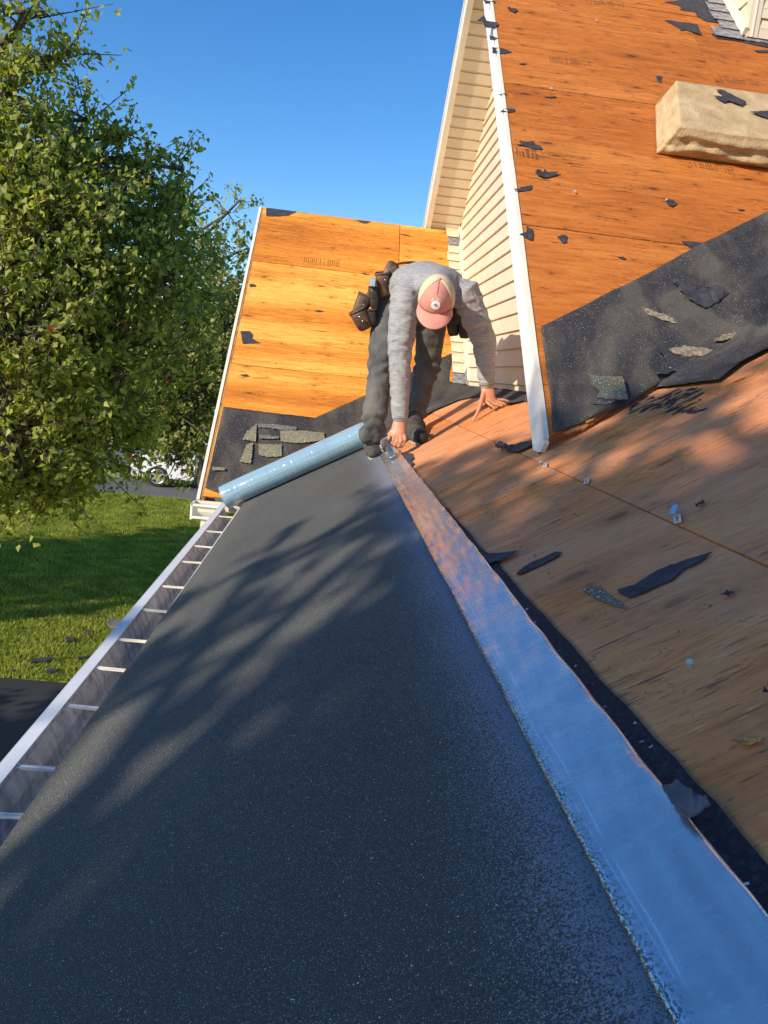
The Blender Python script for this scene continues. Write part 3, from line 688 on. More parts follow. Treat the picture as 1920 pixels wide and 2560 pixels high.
# near felt remnants
def shn(p, label, mat, off=.042, fr=F3): return piece('shingle_remnant', fr, cr(p, *A3), mat, label, 'shingle scrap', 'stuck shingle remnants', off=off, th=.003, curl=0, jag=.003)
shn([(632, 1010), (700, 1018), (820, 1020), (836, 1080), (850, 1150), (745, 1148), (668, 1138), (690, 1100), (640, 1060)], 'square olive shingle remnant with clean edges near the felt bottom', SHINGLE)
shn([(668, 1145), (800, 1152), (740, 1175), (680, 1180), (640, 1172)], 'dull second shingle remnant just under the square one', GREYSH, .036)
shn([(975, 945), (1020, 850), (1050, 905), (1125, 985), (1060, 1005), (1015, 1010)], 'grey gritty remnant right of the square shingle', FELT_EDGE, .046)
# dust and folded flap
DUST = simple('granule_dust', (.27, .22, .15), .95, var=.45, nsc=60, bump=.5, bsc=200)
def dst(p, label, off=.03): 
    o = piece('granule_dust', F3, cr(p, *A3), DUST, None, None, None, off=off, th=.0012, curl=.003, jag=.006); tag(o, label, 'granule dust', 'dust drifts on the near felt', 'stuff'); return o
dst([(1085, 862), (1160, 842), (1290, 850), (1370, 872), (1300, 895), (1200, 902), (1120, 885)], 'tan drift of granule dust in the lowest felt fold', .03)
dst([(1400, 775), (1520, 758), (1500, 775), (1400, 812), (1340, 815)], 'tan granule dust along the middle felt fold', .035)
dst([(930, 622), (990, 635), (1100, 675), (1140, 718), (1040, 690), (960, 655)], 'thin slanting streak of tan dust on the felt', .022)
dst([(1580, 690), (1659, 672), (1659, 695), (1600, 705)], 'small tan dust patch at the right edge', .04)
piece('felt_flap', F3, cr([(1090, 450), (1250, 520), (1370, 500), (1425, 548), (1360, 600), (1290, 632), (1180, 560)], *A3), FELT_PLAIN, 'folded smooth black flap lying on the dusty near felt', 'felt flap', None, off=.03, th=.002, curl=.02)
# splintered plywood at the ragged bottom of the near gable
piece('splintered_plywood', F3, cr([(470, 1355), (560, 1310), (650, 1270), (755, 1215), (690, 1262), (600, 1325), (520, 1352)], *A3), WOOD_EDGE, None, None, None, off=-.012, th=.012, jag=.006, parent=house)
piece('splintered_plywood', F3, cr([(600, 1262), (640, 1250), (700, 1228), (680, 1248), (650, 1270), (612, 1290)], *A3), WOOD_EDGE, None, None, None, off=.008, th=.004, jag=.005, parent=house)

# ------------------------------------------------------------------ main slope coverings
def ribbon(name, fr, left, right, mat, off, th, wav=0, label=None, cat=None, nv=140, nu=8, bumpf=None, parent=None):
    """left/right: functions v -> u"""
    bm = bmesh.new(); G = []; v0, v1 = -1.5, ROLLV
    for j in range(nv+1):
        v = v0+(v1-v0)*j/nv; a, b = left(v), right(v)
        G.append([bm.verts.new((a+(b-a)*i/nu, v, off+(bumpf(a+(b-a)*i/nu, v, i/nu) if bumpf else 0))) for i in range(nu+1)])
    for a, b in zip(G, G[1:]):
        for i in range(nu): bm.faces.new((a[i], a[i+1], b[i+1], b[i]))
    o = obj(name, bm, mat, parent, fr.M, smooth=True); m = o.modifiers.new('t', 'SOLIDIFY'); m.thickness = th; m.offset = -1
    if label: tag(o, label, cat)
    return o
ROLLV = 4.74
def n1(v, s, a): return a*mnoise.noise(Vector((v*s, s*1.7, 0)))
ribbon('black_underlay', FM, lambda v: -.862+n1(v, 9, .004), lambda v: (.163 if v < .55 else .163-.037*min(1, (v-.55)/2.6))+n1(v, 6, .006)+n1(v, 25, .003), FELT_EDGE, .004, .003,
       label='rough black underlay peeking out along both sides of the new membrane', cat='underlayment', bumpf=lambda u, v, t: .0015*mnoise.noise(Vector((u*20, v*20, 1))))
memb = ribbon('granulated_membrane', FM, lambda v: -.883+.028*min(1, max(0, v-.6)/3.5)+n1(v, 14, .0012), lambda v: .10, MEMB, .0085, .0035,
       label='wide dark granulated membrane rolled out along the eave toward the worker', cat='membrane', bumpf=lambda u, v, t: .002*mnoise.noise(Vector((u*5, v*3, 4))))
def film_b(u, v, t): return .0012*mnoise.noise(Vector((u*60, v*14, 1)))+.0022*max(0, mnoise.noise(Vector((u*9, v*6, 8))))+(.002*math.sin(v*40) if t > .95 else 0)+(.003*abs(mnoise.noise(Vector((v*18, 3, 3)))) if t < .15 else 0)
ribbon('release_film', FM, lambda v: .030+n1(v, 3, .003)+n1(v, 30, .0012), lambda v: .131+n1(v, 5, .002)+n1(v, 22, .0012), FILM, .0115, .0008, parent=None, nv=420, nu=24, bumpf=film_b,
       label='shiny silver film strip along the upper edge of the dark membrane', cat='film strip')
# pieces on the main slope
def mp(p, label, A=A8, mat=FELT_PLAIN, name='felt_scrap', cat='felt scrap', group='torn black felt scraps', **k): return piece(name, FM, cr(p, *A), mat, label, cat, group, **k)
mp([(385, 408), (395, 378), (450, 368), (538, 358), (530, 368), (470, 397), (430, 405)], 'tapered dark tab sticking out of the black edge onto the plywood', off=.008)
mp([(535, 450), (560, 425), (600, 402), (690, 362), (712, 362), (705, 375), (640, 410), (548, 452)], 'narrow grey strip of felt beside the black edge')
mp([(932, 512), (1000, 492), (1100, 430), (1180, 400), (1305, 366), (1240, 410), (1190, 430), (1150, 470), (1080, 500), (1040, 520), (975, 543), (950, 530)], 'long ragged slate grey felt strip on the shaded plywood', curl=.002)
mp([(1110, 1290), (1170, 1270), (1290, 1338), (1300, 1368), (1225, 1420), (1175, 1392)], 'grey flap of tape folded out from under the silver film', mat=simple('grey_tape', (.10, .10, .115), .5, var=.3), name='tape_flap', cat='tape', group=None, off=.016, curl=.010)
mp([(1505, 918), (1515, 908), (1530, 915), (1522, 925)], 'small dark chip at the right picture edge', curl=.01)
mp([(1238, 180), (1268, 166), (1278, 174), (1245, 188)], 'short dark chip above the blue tipped clip', curl=.008)
mp([(1340, 535), (1365, 520), (1392, 524), (1370, 540)], 'small dark knot of felt right of the long grey strip', curl=.006)
mp([(640, 1380), (680, 1345), (700, 1300), (850, 1262), (1010, 1220), (1090, 1245), (960, 1310), (800, 1385), (720, 1388)], 'slate felt strip lying at the tip of the white rake', A=Z7, curl=.006, off=.008)
mp([(500, 1340), (530, 1290), (575, 1268), (630, 1275), (690, 1325), (650, 1368), (560, 1358)], 'curled black round end beside the slate strip at the rake tip', A=Z7, curl=.03, off=.012)
mp([(1070, 1400), (1095, 1388), (1130, 1398), (1110, 1412)], 'small dark chip below the tip of the white rake', A=Z7)
mp([(460, 1790), (520, 1765), (600, 1772), (615, 1812), (590, 1832), (617, 1855), (585, 1890), (600, 1910), (640, 1985), (560, 1900)], 'jagged black corner of underlay beside the stapler', A=A1, off=.006, curl=.002, jag=.001)
mp([(1180, 1305), (1270, 1262), (1400, 1245), (1520, 1262), (1540, 1330), (1400, 1372), (1290, 1350), (1240, 1400), (1200, 1345)], 'torn black felt heaped against the foot of the cream gable wall', A=A1, off=.008, curl=.016, jag=.006)
DELAM = granule('delaminated_veneer', (.13, .10, .075), (.30, .25, .2), .6, .02, .6)
piece('delaminated_patch', FM, cr([(800, 512), (845, 495), (890, 525), (940, 560), (972, 585), (905, 572), (850, 548)], *A8), DELAM, None, None, None, off=.0018, th=.0015, curl=0, parent=house)
TANV = simple('pale_veneer', (.55, .38, .2), .8, var=.3, nsc=30)
mp([(1385, 1122), (1440, 1098), (1500, 1100), (1480, 1118), (1410, 1126)], 'dry tan leaf on the shaded plywood near the right edge', mat=simple('dry_leaf', (.55, .26, .07), .8, var=.3, nsc=60), name='dry_leaf', cat='leaf', group=None, curl=.01)
# staples, nail, panel clips
CLIP = simple('clip_metal', (.62, .60, .55), .4, .3, var=.2, nsc=40)
def nail(pxy, fr, label, r=.006):
    u, v = fr.px(*pxy, .004); bm = bmesh.new()
    bmesh.ops.create_cone(bm, cap_ends=True, segments=12, radius1=r, radius2=r, depth=.002, matrix=Matrix.Translation((0, 0, .008)))
    bmesh.ops.create_cone(bm, cap_ends=True, segments=8, radius1=.0015, radius2=.0015, depth=.012)
    o = obj('nail', bm, CLIP, None, fr.M@Matrix.Translation((u, v, .004))@Matrix.Rotation(random.uniform(.3, .9), 4, 'X')); tag(o, label, 'nail', 'nails left in the plywood')
nail((950+1216/1.569, 1150+807/1.569), FM, 'bright nail head standing alone on the shaded plywood', .0045)
nail((1436, 481), F3, 'bent silver nail on the near roof below the insulation', .006); nail((1490, 52), F3, 'small shiny nail near the top of the orange near roof'); nail((1377, 222), F3, 'small shiny nail in the upper middle of the near roof'); nail((1664, 501), F3, 'silver nail beside the small dark scrap below the batt', .005)
nail((716, 698), F2, 'tiny nail head high on the far roof'); nail((686, 906), F2, 'nail head at the far plywood seam on the left'); nail((898, 932), F2, 'nail head at the far plywood seam next to the worker')
nail((1352, 1160), FM, 'small nail head on lit plywood above the panel clips')
def clip_(pxy, label, blue=False):
    u, v = FM.px(*pxy, .002); M = FM.M@Matrix.Translation((u, v, .003))@Matrix.Rotation(R(12), 4, 'Z')
    t = empty('panel_clip', label, 'panel clip', M.to_translation(), 'metal panel clips on the plywood seam'); t['label'] = label
    bm = bmesh.new(); w, l = .007, .025
    box(bm, (-w, -l, 0), (-w+.005, l*.6, .003)); box(bm, (w-.005, -l, 0), (w, l*.6, .003)); box(bm, (-w+.005, -l, 0), (w-.005, -l+.006, .003)); box(bm, (-w+.005, l*.6-.005, 0), (w-.005, l*.6, .003))
    obj('clip_loop', bm, CLIP, t, M@Matrix.Rotation(R(-35), 4, 'Z'))
    if blue:
        bm = bmesh.new(); box(bm, (-.006, .0, .002), (.006, .026, .006)); obj('clip_tab', bm, simple('blue_tab', (.25, .45, .62), .4), t, M@Matrix.Translation((.006, .018, .002))@Matrix.Rotation(R(-55), 4, 'Z')@Matrix.Rotation(.3, 4, 'X'))
clip_((1468, 1203), 'plain metal panel clip at the upper end of the seam'); clip_((1694, 1298), 'metal panel clip with blue tab halfway along the seam', True); clip_((1364, 1163), 'faded panel clip on the lit plywood above the others')
# printed grade stamps on the plywood (illegible strokes)
INK = simple('stamp_ink', (.16, .07, .025), .8)
def stamp(fr, x0, y0, x1, y1, n=18):
    u0, v0 = fr.px(x0, y0); u1, v1 = fr.px(x1, y1); bm = bmesh.new(); random.seed(int(x0))
    H = .075
    for i in range(n):
        u = u0+(u1-u0)*i/n; vv = v0+(v1-v0)*i/n; k = random.random()
        if k < .75: box(bm, (u, vv-H/2, .0012), (u+.0035, vv+H/2*random.choice((1, 1, .2)), .0016), None)
        if k > .35:
            for q in (-.4, 0, .4):
                if random.random() < .6: box(bm, (u+.004, vv+q*H-.0015, .0012), (u+abs(u1-u0)/n*.8, vv+q*H+.0015, .0016))
    obj('grade_stamp', bm, INK, house, fr.M)
for a_ in ((1375, 148, 1478, 158), (1465, 2, 1562, 14), (1795, 195, 1898, 208), (1722, 405, 1845, 430), (1288, 378, 1348, 388)): stamp(F3, *a_)
stamp(F2, 760, 650, 850, 660); random.seed(11)

# ------------------------------------------------------------------ insulation batt
def batt():
    m = NT('fibre_insulation'); v = m.coord(); a = m.noise(m.map(v, (3, 3, 9)), 3, 5, .6, .5); b = m.noise(v, 60, 4, .7)
    m.col(m.ramp(a, [(.3, (.38, .27, .14)), (.5, (.49, .36, .20)), (.7, (.60, .47, .28))])).set(.95, 0, .1); m.bump(m.math('ADD', a, b), .5, .01); return m.m
TB = .135; u0 = F3.px(1652, 200, TB)[0]; ub0 = F3.px(1641, 384, .004)[0]; u1 = u0+1.25
vlb = F3.px(1645, 384, .004)[1]; vlt = F3.px(1656, 311, TB)[1]; vtop = F3.px(1652, 198, TB)[1]
bm = bmesh.new(); nu_, nv_, nw_ = 90, 34, 16
def bp(i, j, k):
    w = k/nw_; o = .004+TB*w; u = (ub0+(u0-ub0)*w)+(u1-u0)*i/nu_; vb_ = vlb+(vlt-vlb)*w
    v = vb_+(vtop-vb_)*j/nv_
    fl = (1-j/nv_)**14
    lay = math.sin(w*9+3*mnoise.noise(Vector((u*3, w*2, 7))))
    n_ = mnoise.fractal(Vector((u*6, w*3.2, 3)), 1, 2, 4)
    v -= fl*math.sin(math.pi*min(1, w*1.08))*(.018+.03*n_+.012*lay)*(1 if i > 2 else .4)
    u += .17*(v-vlb)*(1-i/nu_); return Vector((u, v, o+(.004*mnoise.noise(Vector((u*4, v*4, 1)))-.006*fl if k == nw_ else 0)))
def facegrid(f, a, b):
    G = [[bm.verts.new(f(i, j)) for j in range(b+1)] for i in range(a+1)]
    for i in range(a):
        for j in range(b): bm.faces.new((G[i][j], G[i+1][j], G[i+1][j+1], G[i][j+1]))
facegrid(lambda i, j: bp(i, j, nw_), nu_, nv_); facegrid(lambda i, j: bp(i, j, 0), nu_, nv_)
facegrid(lambda i, j: bp(i, 0, j), nu_, nw_); facegrid(lambda i, j: bp(i, nv_, j), nu_, nw_)
facegrid(lambda i, j: bp(0, i, j), nv_, nw_); facegrid(lambda i, j: bp(nu_, i, j), nv_, nw_)
bmesh.ops.remove_doubles(bm, verts=bm.verts[:], dist=.0005)
bt = obj('insulation_batt', bm, batt(), None, F3.M, smooth=True); tag(bt, 'thick tan fibre insulation batt lying on the orange near roof', 'insulation')
FB = Frame(F3.a, F3.b, F3.n, D3+TB+.006)
piece('felt_scrap', FB, cr([(1425, 405), (1450, 405), (1562, 460), (1540, 478), (1485, 455), (1460, 462), (1412, 432), (1448, 436), (1455, 428)], *A2), FELT_PLAIN, 'two pronged black felt scrap on top of the insulation batt', 'felt scrap', 'torn black felt scraps', off=.006, curl=.004)
piece('felt_scrap', FB, cr([(1575, 505), (1659, 500), (1659, 535)], *A2), FELT_PLAIN, 'wedge of black felt on the insulation at the right edge', 'felt scrap', 'torn black felt scraps', off=.006, curl=.004)

# ------------------------------------------------------------------ blue roll
def roll_mat():
    m = NT('pale_blue_release_film'); v = m.coord(); n = m.noise(m.map(v, (2, 30, 30)), 2, 4); 
    m.col(m.ramp(n, [(.3, (.20, .33, .42)), (.7, (.30, .45, .55))])).set(m.ramp(m.noise(v, 40, 3), [(.3, .10), (.7, .18)]), 0, .8)
    m.bump(m.math('ADD', m.noise(m.map(v, (75, 2, 2)), 1.0, 2), m.math('MULTIPLY', m.noise(m.map(v, (3, 40, 40)), 2, 4), .06)), .5, .006); m.b.inputs['Coat Weight'].default_value = 1; m.b.inputs['Coat Roughness'].default_value = .06; return m.m
RR = .076
rt = empty('membrane_roll', 'pale blue plastic wrapped roll of membrane lying across the slope at the worker', 'roll', FM.w(-.4, ROLLV, .01))
ul, ur = FM.px(592, 1262)[0]-.03, FM.px(592, 1262)[0]+.95
bm = bmesh.new(); n = 40; G = []
for j in range(49):
    u = ul+(ur-ul)*j/48; L = []
    for i in range(n):
        a = 2*math.pi*i/n; r = RR+.0012*mnoise.noise(Vector((u*6, math.cos(a)*2, math.sin(a)*2)))-.004*(j in (0, 48))
        L.append(bm.verts.new((u, ROLLV+r*math.cos(a), .010+RR+r*math.sin(a))))
    G.append(L)
for a, b in zip(G, G[1:]):
    for i in range(n): bm.faces.new((a[i], a[(i+1) % n], b[(i+1) % n], b[i]))
obj('wrapped_film', bm, roll_mat(), rt, FM.M, smooth=True)
# spiral end
bm = bmesh.new()
for e_, uu in ((-1, ul), (1, ur)):
    for k in range(7):
        r0, r1_ = .022+k*.0075, .022+k*.0075+.0062; d = (.003+.001*(k % 2))*e_
        A = [[bm.verts.new((uu+x, ROLLV+r*math.cos(2*math.pi*i/32), .010+RR+r*math.sin(2*math.pi*i/32))) for i in range(32)] for r, x in ((r0, -e_*.02), (r0, d), (r1_, d), (r1_, -e_*.02))]
        for a, b in zip(A, A[1:]):
            for i in range(32): bm.faces.new((a[i], a[(i+1) % 32], b[(i+1) % 32], b[i]))
obj('rolled_layers', bm, simple('blue_layers', (.22, .34, .42), .4), rt, FM.M)

# ------------------------------------------------------------------ lawn debris
for i, (p, lab) in enumerate([([(190, 1810), (250, 1795), (330, 1790), (350, 1800), (300, 1815), (200, 1825)], 'dark shingle piece on the sunny lawn near the driveway edge'),
      ([(680, 1545), (740, 1540), (790, 1560), (750, 1600), (700, 1590)], 'large torn shingle on the lawn right beside the gutter'),
      ([(415, 1662), (470, 1660), (468, 1685), (425, 1690)], 'small round dark scrap in the middle of the sunny lawn'),
      ([(295, 1865), (350, 1860), (360, 1880), (300, 1885)], 'dark scrap on the lawn touching the driveway edge'),
      ([(490, 1790), (600, 1770), (600, 1778), (500, 1798)], 'thin flat shingle strip on the lawn beside the gutter'),
      ([(65, 1873), (100, 1868), (108, 1880), (70, 1885)], 'tiny dark scrap at the leftmost lawn edge'),
      ([(520, 1610), (600, 1618), (590, 1628), (540, 1622)], 'faint dark strip lying flat in the sunny grass')]):
    P = [Pg(x, y) for x, y in cr(p, .3918, 0, 950)]; c = sum(P, Vector())/len(P)
    bm = bmesh.new(); Q = densify([(v.x-c.x, v.y-c.y) for v in P], .12, .02); prism(bm, Q, .02, .045)
    for v in bm.verts: v.co.z += .04*abs(mnoise.noise(Vector((v.co.x*3, v.co.y*3, i))))
    o = obj('shingle_scrap', bm, GREYSH if i == 1 else FELT_PLAIN, None, Matrix.Translation((c.x, c.y, GZ+.01))); tag(o, lab, 'shingle scrap', 'torn scraps on the lawn')
# ------------------------------------------------------------------ the worker
def shirt_mat():
    m = NT('heather_grey_knit'); v = m.coord()
    a = m.noise(m.map(v, (22, 22, 230)), 1.0, 3, .6, .5); b = m.noise(m.map(v, (50, 50, 520)), 1.0, 3, .7, .3)
    t = m.math('ADD', m.math('MULTIPLY', a, .6), m.math('MULTIPLY', b, .4))
    m.col(m.ramp(t, [(.36, (.22, .22, .235)), (.5, (.31, .305, .31)), (.64, (.42, .41, .41))])).set(.9, 0, .15)
    m.bump(t, .35, .003); return m.m
def denim_mat():
    m = NT('charcoal_denim'); v = m.coord(); a = m.noise(v, 7, 5, .65); b = m.noise(m.map(v, (400, 400, 90)), 1, 2, .7); d = m.noise(m.map(v, (9, 9, 3)), 1.3, 3)
    c = m.ramp(m.math('ADD', m.math('MULTIPLY', a, .7), m.math('MULTIPLY', b, .3)), [(.35, (.06, .062, .065)), (.65, (.165, .165, .163))])
    c = m.mix(m.math('MULTIPLY', m.ramp(d, [(.52, 0.0), (.68, 1.0)]), .55), c, (.17, .15, .12))
    m.col(c).set(.9, 0, .2); m.bump(m.math('ADD', a, m.math('MULTIPLY', b, .3)), .5, .004); return m.m
SKIN = simple('sun_tanned_skin', (.56, .25, .15), .5, var=.14, nsc=30, bump=.15, bsc=150)
SHIRT = shirt_mat(); DENIM = denim_mat()
LEATH = simple('worn_brown_leather', (.13, .072, .042), .55, var=.5, nsc=22, bump=.35, bsc=70)
LEATD = simple('dark_leather', (.04, .03, .026), .6, var=.4, nsc=20)
ROSE = simple('dusty_rose_cotton', (.62, .27, .21), .85, var=.06, nsc=20, bump=.2, bsc=300)
def mesh_mat():
    m = NT('cream_trucker_mesh'); v = m.coord(); c = m.voro(v, 420, rnd=.15)
    m.col(m.ramp(c, [(.25, (.34, .26, .16)), (.5, (.72, .60, .40))])).set(.85, 0, .2); m.bump(c, .4, .001); return m.m
MESHC = mesh_mat()
BOOTM = simple('dusty_boot_suede', (.075, .068, .06), .9, var=.4, nsc=30, bump=.4, bsc=90)
SOLE = simple('boot_sole', (.42, .35, .25), .8, var=.2, nsc=30); BLK = simple('black_rubber', (.012, .012, .013), .6)
CHROME = simple('worn_chrome', (.78, .74, .66), .22, .95, var=.15, nsc=60)

wk = empty('person', 'roofer in grey heather shirt, charcoal jeans and rose cap bending over the membrane', 'person', FM.w(.2, 4.2))
shL, elL, wrL = Pt(1012, 742, 3.86), Pt(999, 885, 3.82), Pt(1000, 1046, 3.79)
shR, elR, wrR = Pt(1166, 735, 3.88), Pt(1210, 855, 3.92), Pt(1217, 962, 3.90)
neck = Pt(1086, 712, 3.80); chest = Pt(1083, 722, 3.98); waist = Pt(1055, 710, 4.20); pel = Pt(1022, 722, 4.38)
hipL, hipR = Pt(978, 752, 4.38), Pt(1078, 775, 4.42)
knL, anL = Pt(952, 905, 4.26), Pt(932, 1082, 4.14)
knR, anR = Pt(1070, 900, 4.50), Pt(1035, 1052, 4.42)
toL = FM.w(*FM.px(943, 1146), .035); heL = FM.w(*FM.px(930, 1125), .03)
toR = FM.w(*FM.px(1052, 1090, .04), .035); heR = Pt(1015, 1082, 4.38)
side = (shR-shL).normalized()
Hc = Pt(1092, 742, 3.64)
T = (-Hc).normalized(); U0 = Vector(RC[:, 1])*-1; Rr = Vector(RC[:, 0])
U = (U0-T*U0.dot(T)).normalized(); U = (U*math.cos(R(9))+Rr*math.sin(R(9))).normalized(); SD = U.cross(T).normalized()
ca = R(50)
CR = T*math.cos(ca)+U*math.sin(ca); FW = T*math.sin(ca)-U*math.cos(ca)      # crown and face-forward directions of the head
MH = Matrix((SD, FW, CR)).transposed()
# --- body: one continuous skin
bm = bmesh.new()
tube(bm, [neck, chest, waist, pel], [(.07, .06), (.13, .08), (.12, .075), (.12, .085)], side)
tube(bm, [neck-(Hc-neck)*.1, neck.lerp(Hc, .8)], [.05, .052], side)
sphere(bm, Hc, (.074, .092, .10), 20, MH); 
fc = Hc+FW*.035-CR*.055; sphere(bm, fc, (.056, .058, .062), 16, MH)           # jaw
sphere(bm, Hc+FW*.098-CR*.035, (.011, .016, .020), 10, MH)                      # nose
for s in (-1, 1):
    sphere(bm, Hc+SD*s*.078-CR*.03-FW*.005, (.010, .02, .03), 10, MH)          # ears
    sphere(bm, Hc+SD*s*.030+FW*.078-CR*.012, (.016, .010, .010), 8, MH)        # brow
sphere(bm, Hc+FW*.088-CR*.072, (.022, .010, .007), 8, MH)                       # mouth
for a, b, c in ((shL, elL, wrL), (shR, elR, wrR)): tube(bm, [a, a.lerp(b, .5), b, b.lerp(c, .45), c], [.048, .046, .038, .036, .025], side)
for a, b, c in ((hipL, knL, anL), (hipR, knR, anR)): tube(bm, [a, a.lerp(b, .5), b, b.lerp(c, .4), c], [.078, .07, .05, .048, .034], side)
tube(bm, [hipL, hipR], [.08, .08], (0, 0, 1))
for a, b in ((heL, toL), (heR, toR)): tube(bm, [a+(b-a).normalized()*.02, a+(b-a).normalized()*.11], [.02, .02], (0, 0, 1))
tube(bm, [anL, heL], [.03, .018]); tube(bm, [anR, heR], [.03, .018])
def finger(pts, r0, r1):
    n = len(pts); tube(bm, pts, [r0+(r1-r0)*i/(n-1) for i in range(n)], (0, 1, 0), 10)
# right picture hand: palm down, spread, thumb toward us and left
k0 = Pt(1222, 1000, 3.885)
tube(bm, [wrR, wrR.lerp(k0, .5), k0], [(.029, .021), (.037, .02), (.038, .016)], (.95, .1, .3), 14)
finger([Pt(1208, 985, 3.88), Pt(1200, 1015, 3.85), Pt(1193, 1033, 3.83), Pt(1184, 1049, 3.82)], .0125, .008)
finger([Pt(1230, 996, 3.90), Pt(1247, 1000, 3.90), Pt(1260, 1000, 3.90), Pt(1272, 1004, 3.90)], .0105, .0072)
finger([Pt(1228, 1000, 3.885), Pt(1244, 1006, 3.88), Pt(1256, 1008, 3.875), Pt(1266, 1011, 3.87)], .0105, .0072)
finger([Pt(1224, 1003, 3.87), Pt(1237, 1010, 3.86), Pt(1247, 1012, 3.855), Pt(1256, 1014, 3.85)], .0100, .007)
finger([Pt(1217, 1005, 3.86), Pt(1225, 1012, 3.845), Pt(1231, 1016, 3.84), Pt(1236, 1019, 3.835)], .0092, .0065)
# left picture hand closing on the stapler handle
k1 = Pt(994, 1084, 3.77)
tube(bm, [wrL, wrL.lerp(k1, .55), k1], [(.029, .022), (.036, .022), (.038, .020)], (.9, -.2, .2), 14)
finger([Pt(1008, 1082, 3.77), Pt(1013, 1098, 3.745), Pt(1008, 1111, 3.74), Pt(1002, 1117, 3.75)], .0105, .0078)
finger([Pt(1001, 1086, 3.765), Pt(1003, 1103, 3.735), Pt(997, 1115, 3.74), Pt(991, 1117, 3.76)], .0105, .0078)
finger([Pt(992, 1087, 3.765), Pt(993, 1104, 3.735), Pt(987, 1113, 3.745), Pt(984, 1114, 3.77)], .0100, .0074)
finger([Pt(984, 1086, 3.765), Pt(984, 1100, 3.74), Pt(980, 1108, 3.75), Pt(978, 1108, 3.77)], .0092, .007)
finger([Pt(984, 1072, 3.78), Pt(974, 1086, 3.775), Pt(973, 1099, 3.77), Pt(979, 1106, 3.765)], .0122, .0085)
body = remeshed('body', bm, .0042, SKIN, wk, 2)
# eyes and hair
bm = bmesh.new()
for s in (-1, 1): sphere(bm, Hc+SD*s*.030+FW*.083-CR*.028, .009, 10)
obj('eyes', bm, simple('eye_white', (.7, .68, .64), .2), wk, smooth=True)
bm = bmesh.new(); sphere(bm, Hc-FW*.014-CR*.022, (.081, .086, .082), 20, MH); obj('hair', bm, simple('dark_hair', (.05, .03, .02), .8), wk, smooth=True)
# --- shirt
bm = bmesh.new()
tube(bm, [neck, chest.lerp(neck, .4), chest, waist, pel.lerp(waist, .15)], [(.085, .07), (.155, .10), (.172, .118), (.165, .118), (.16, .12)], side, 20)
tube(bm, [shL.lerp(chest, .5), shL, shL.lerp(elL, .45), elL, elL.lerp(wrL, .5), wrL.lerp(elL, .04)], [.09, .079, .068, .060, .051, .040], side, 16, round_=True)
tube(bm, [shR.lerp(chest, .5), shR, shR.lerp(elR, .45), elR, elR.lerp(wrR, .5), wrR.lerp(elR, .04)], [.09, .079, .069, .062, .052, .040], side, 16)
axL, axR = (wrL-shL).normalized(), (wrR-shR).normalized()
def seg_d(P, a, b):
    ab = b-a; t = max(0, min(1, (P-a).dot(ab)/ab.length_squared)); return (P-(a+ab*t)).length, t
def shirt_disp(P):
    best = 0
    for a, b in ((shL, wrL), (shR, wrR)):
        d, t = seg_d(P, a, b)
        if d < .11:
            s = t*(b-a).length; w = 1 if t > .03 else .4
            ph = s*95+3.2*mnoise.noise(P*9)+3*mnoise.noise(P*22)
            best = .0042*w*math.sin(ph)*(.35+abs(mnoise.noise(P*6))*1.6)*(1.25-.6*t)
    q = mnoise.fractal(Vector((P.x*7, P.y*10, P.z*7)), 1, 2, 3)
    return best+.006*q
shirt = remeshed('shirt', bm, .0055, SHIRT, wk, 5, shirt_disp)
for c_, a_ in ((wrL, elL), (wrR, elR)):
    bm = bmesh.new(); d = (c_-a_).normalized(); tube(bm, [c_-d*.03, c_-d*.015, c_+d*.004], [.039, .0395, .039], side, 24, cap=False, round_=False); 
    o = obj('cuff', bm, SHIRT, wk, smooth=True); m = o.modifiers.new('t', 'SOLIDIFY'); m.thickness = .004
# --- jeans
bm = bmesh.new()
tube(bm, [waist.lerp(pel, .75), pel, hipL.lerp(hipR, .5)], [(.135, .11), (.15, .12), (.14, .12)], side, 18)
tube(bm, [hipL+Vector((.015, 0, .0)), hipL.lerp(knL, .35), knL, knL.lerp(anL, .45), anL.lerp(knL, .05), anL+Vector((0, 0, -.005))], [.098, .088, .073, .066, .066, .068], side, 16)
tube(bm, [hipR, hipR.lerp(knR, .35), knR, knR.lerp(anR, .45), anR, anR+Vector((0, -.01, -.02))], [.098, .088, .074, .066, .062, .062], side, 16)
def jean_disp(P):
    best = 0
    for a, b in ((hipL, anL), (hipR, anR)):
        d, t = seg_d(P, a, b)
        if d < .12:
            w = max(0, 1-abs(t-.5)/.15)*.9+max(0, (t-.82)/.18)*1.6+max(0, 1-t/.15)*.5+.15
            best = .0095*w*math.sin(t*58+5*mnoise.noise(P*7)+P.x*30)*(.5+abs(mnoise.noise(P*5)))
    return best+.009*mnoise.fractal(P*9, 1, 2, 3)
remeshed('jeans', bm, .007, DENIM, wk, 5, jean_disp)
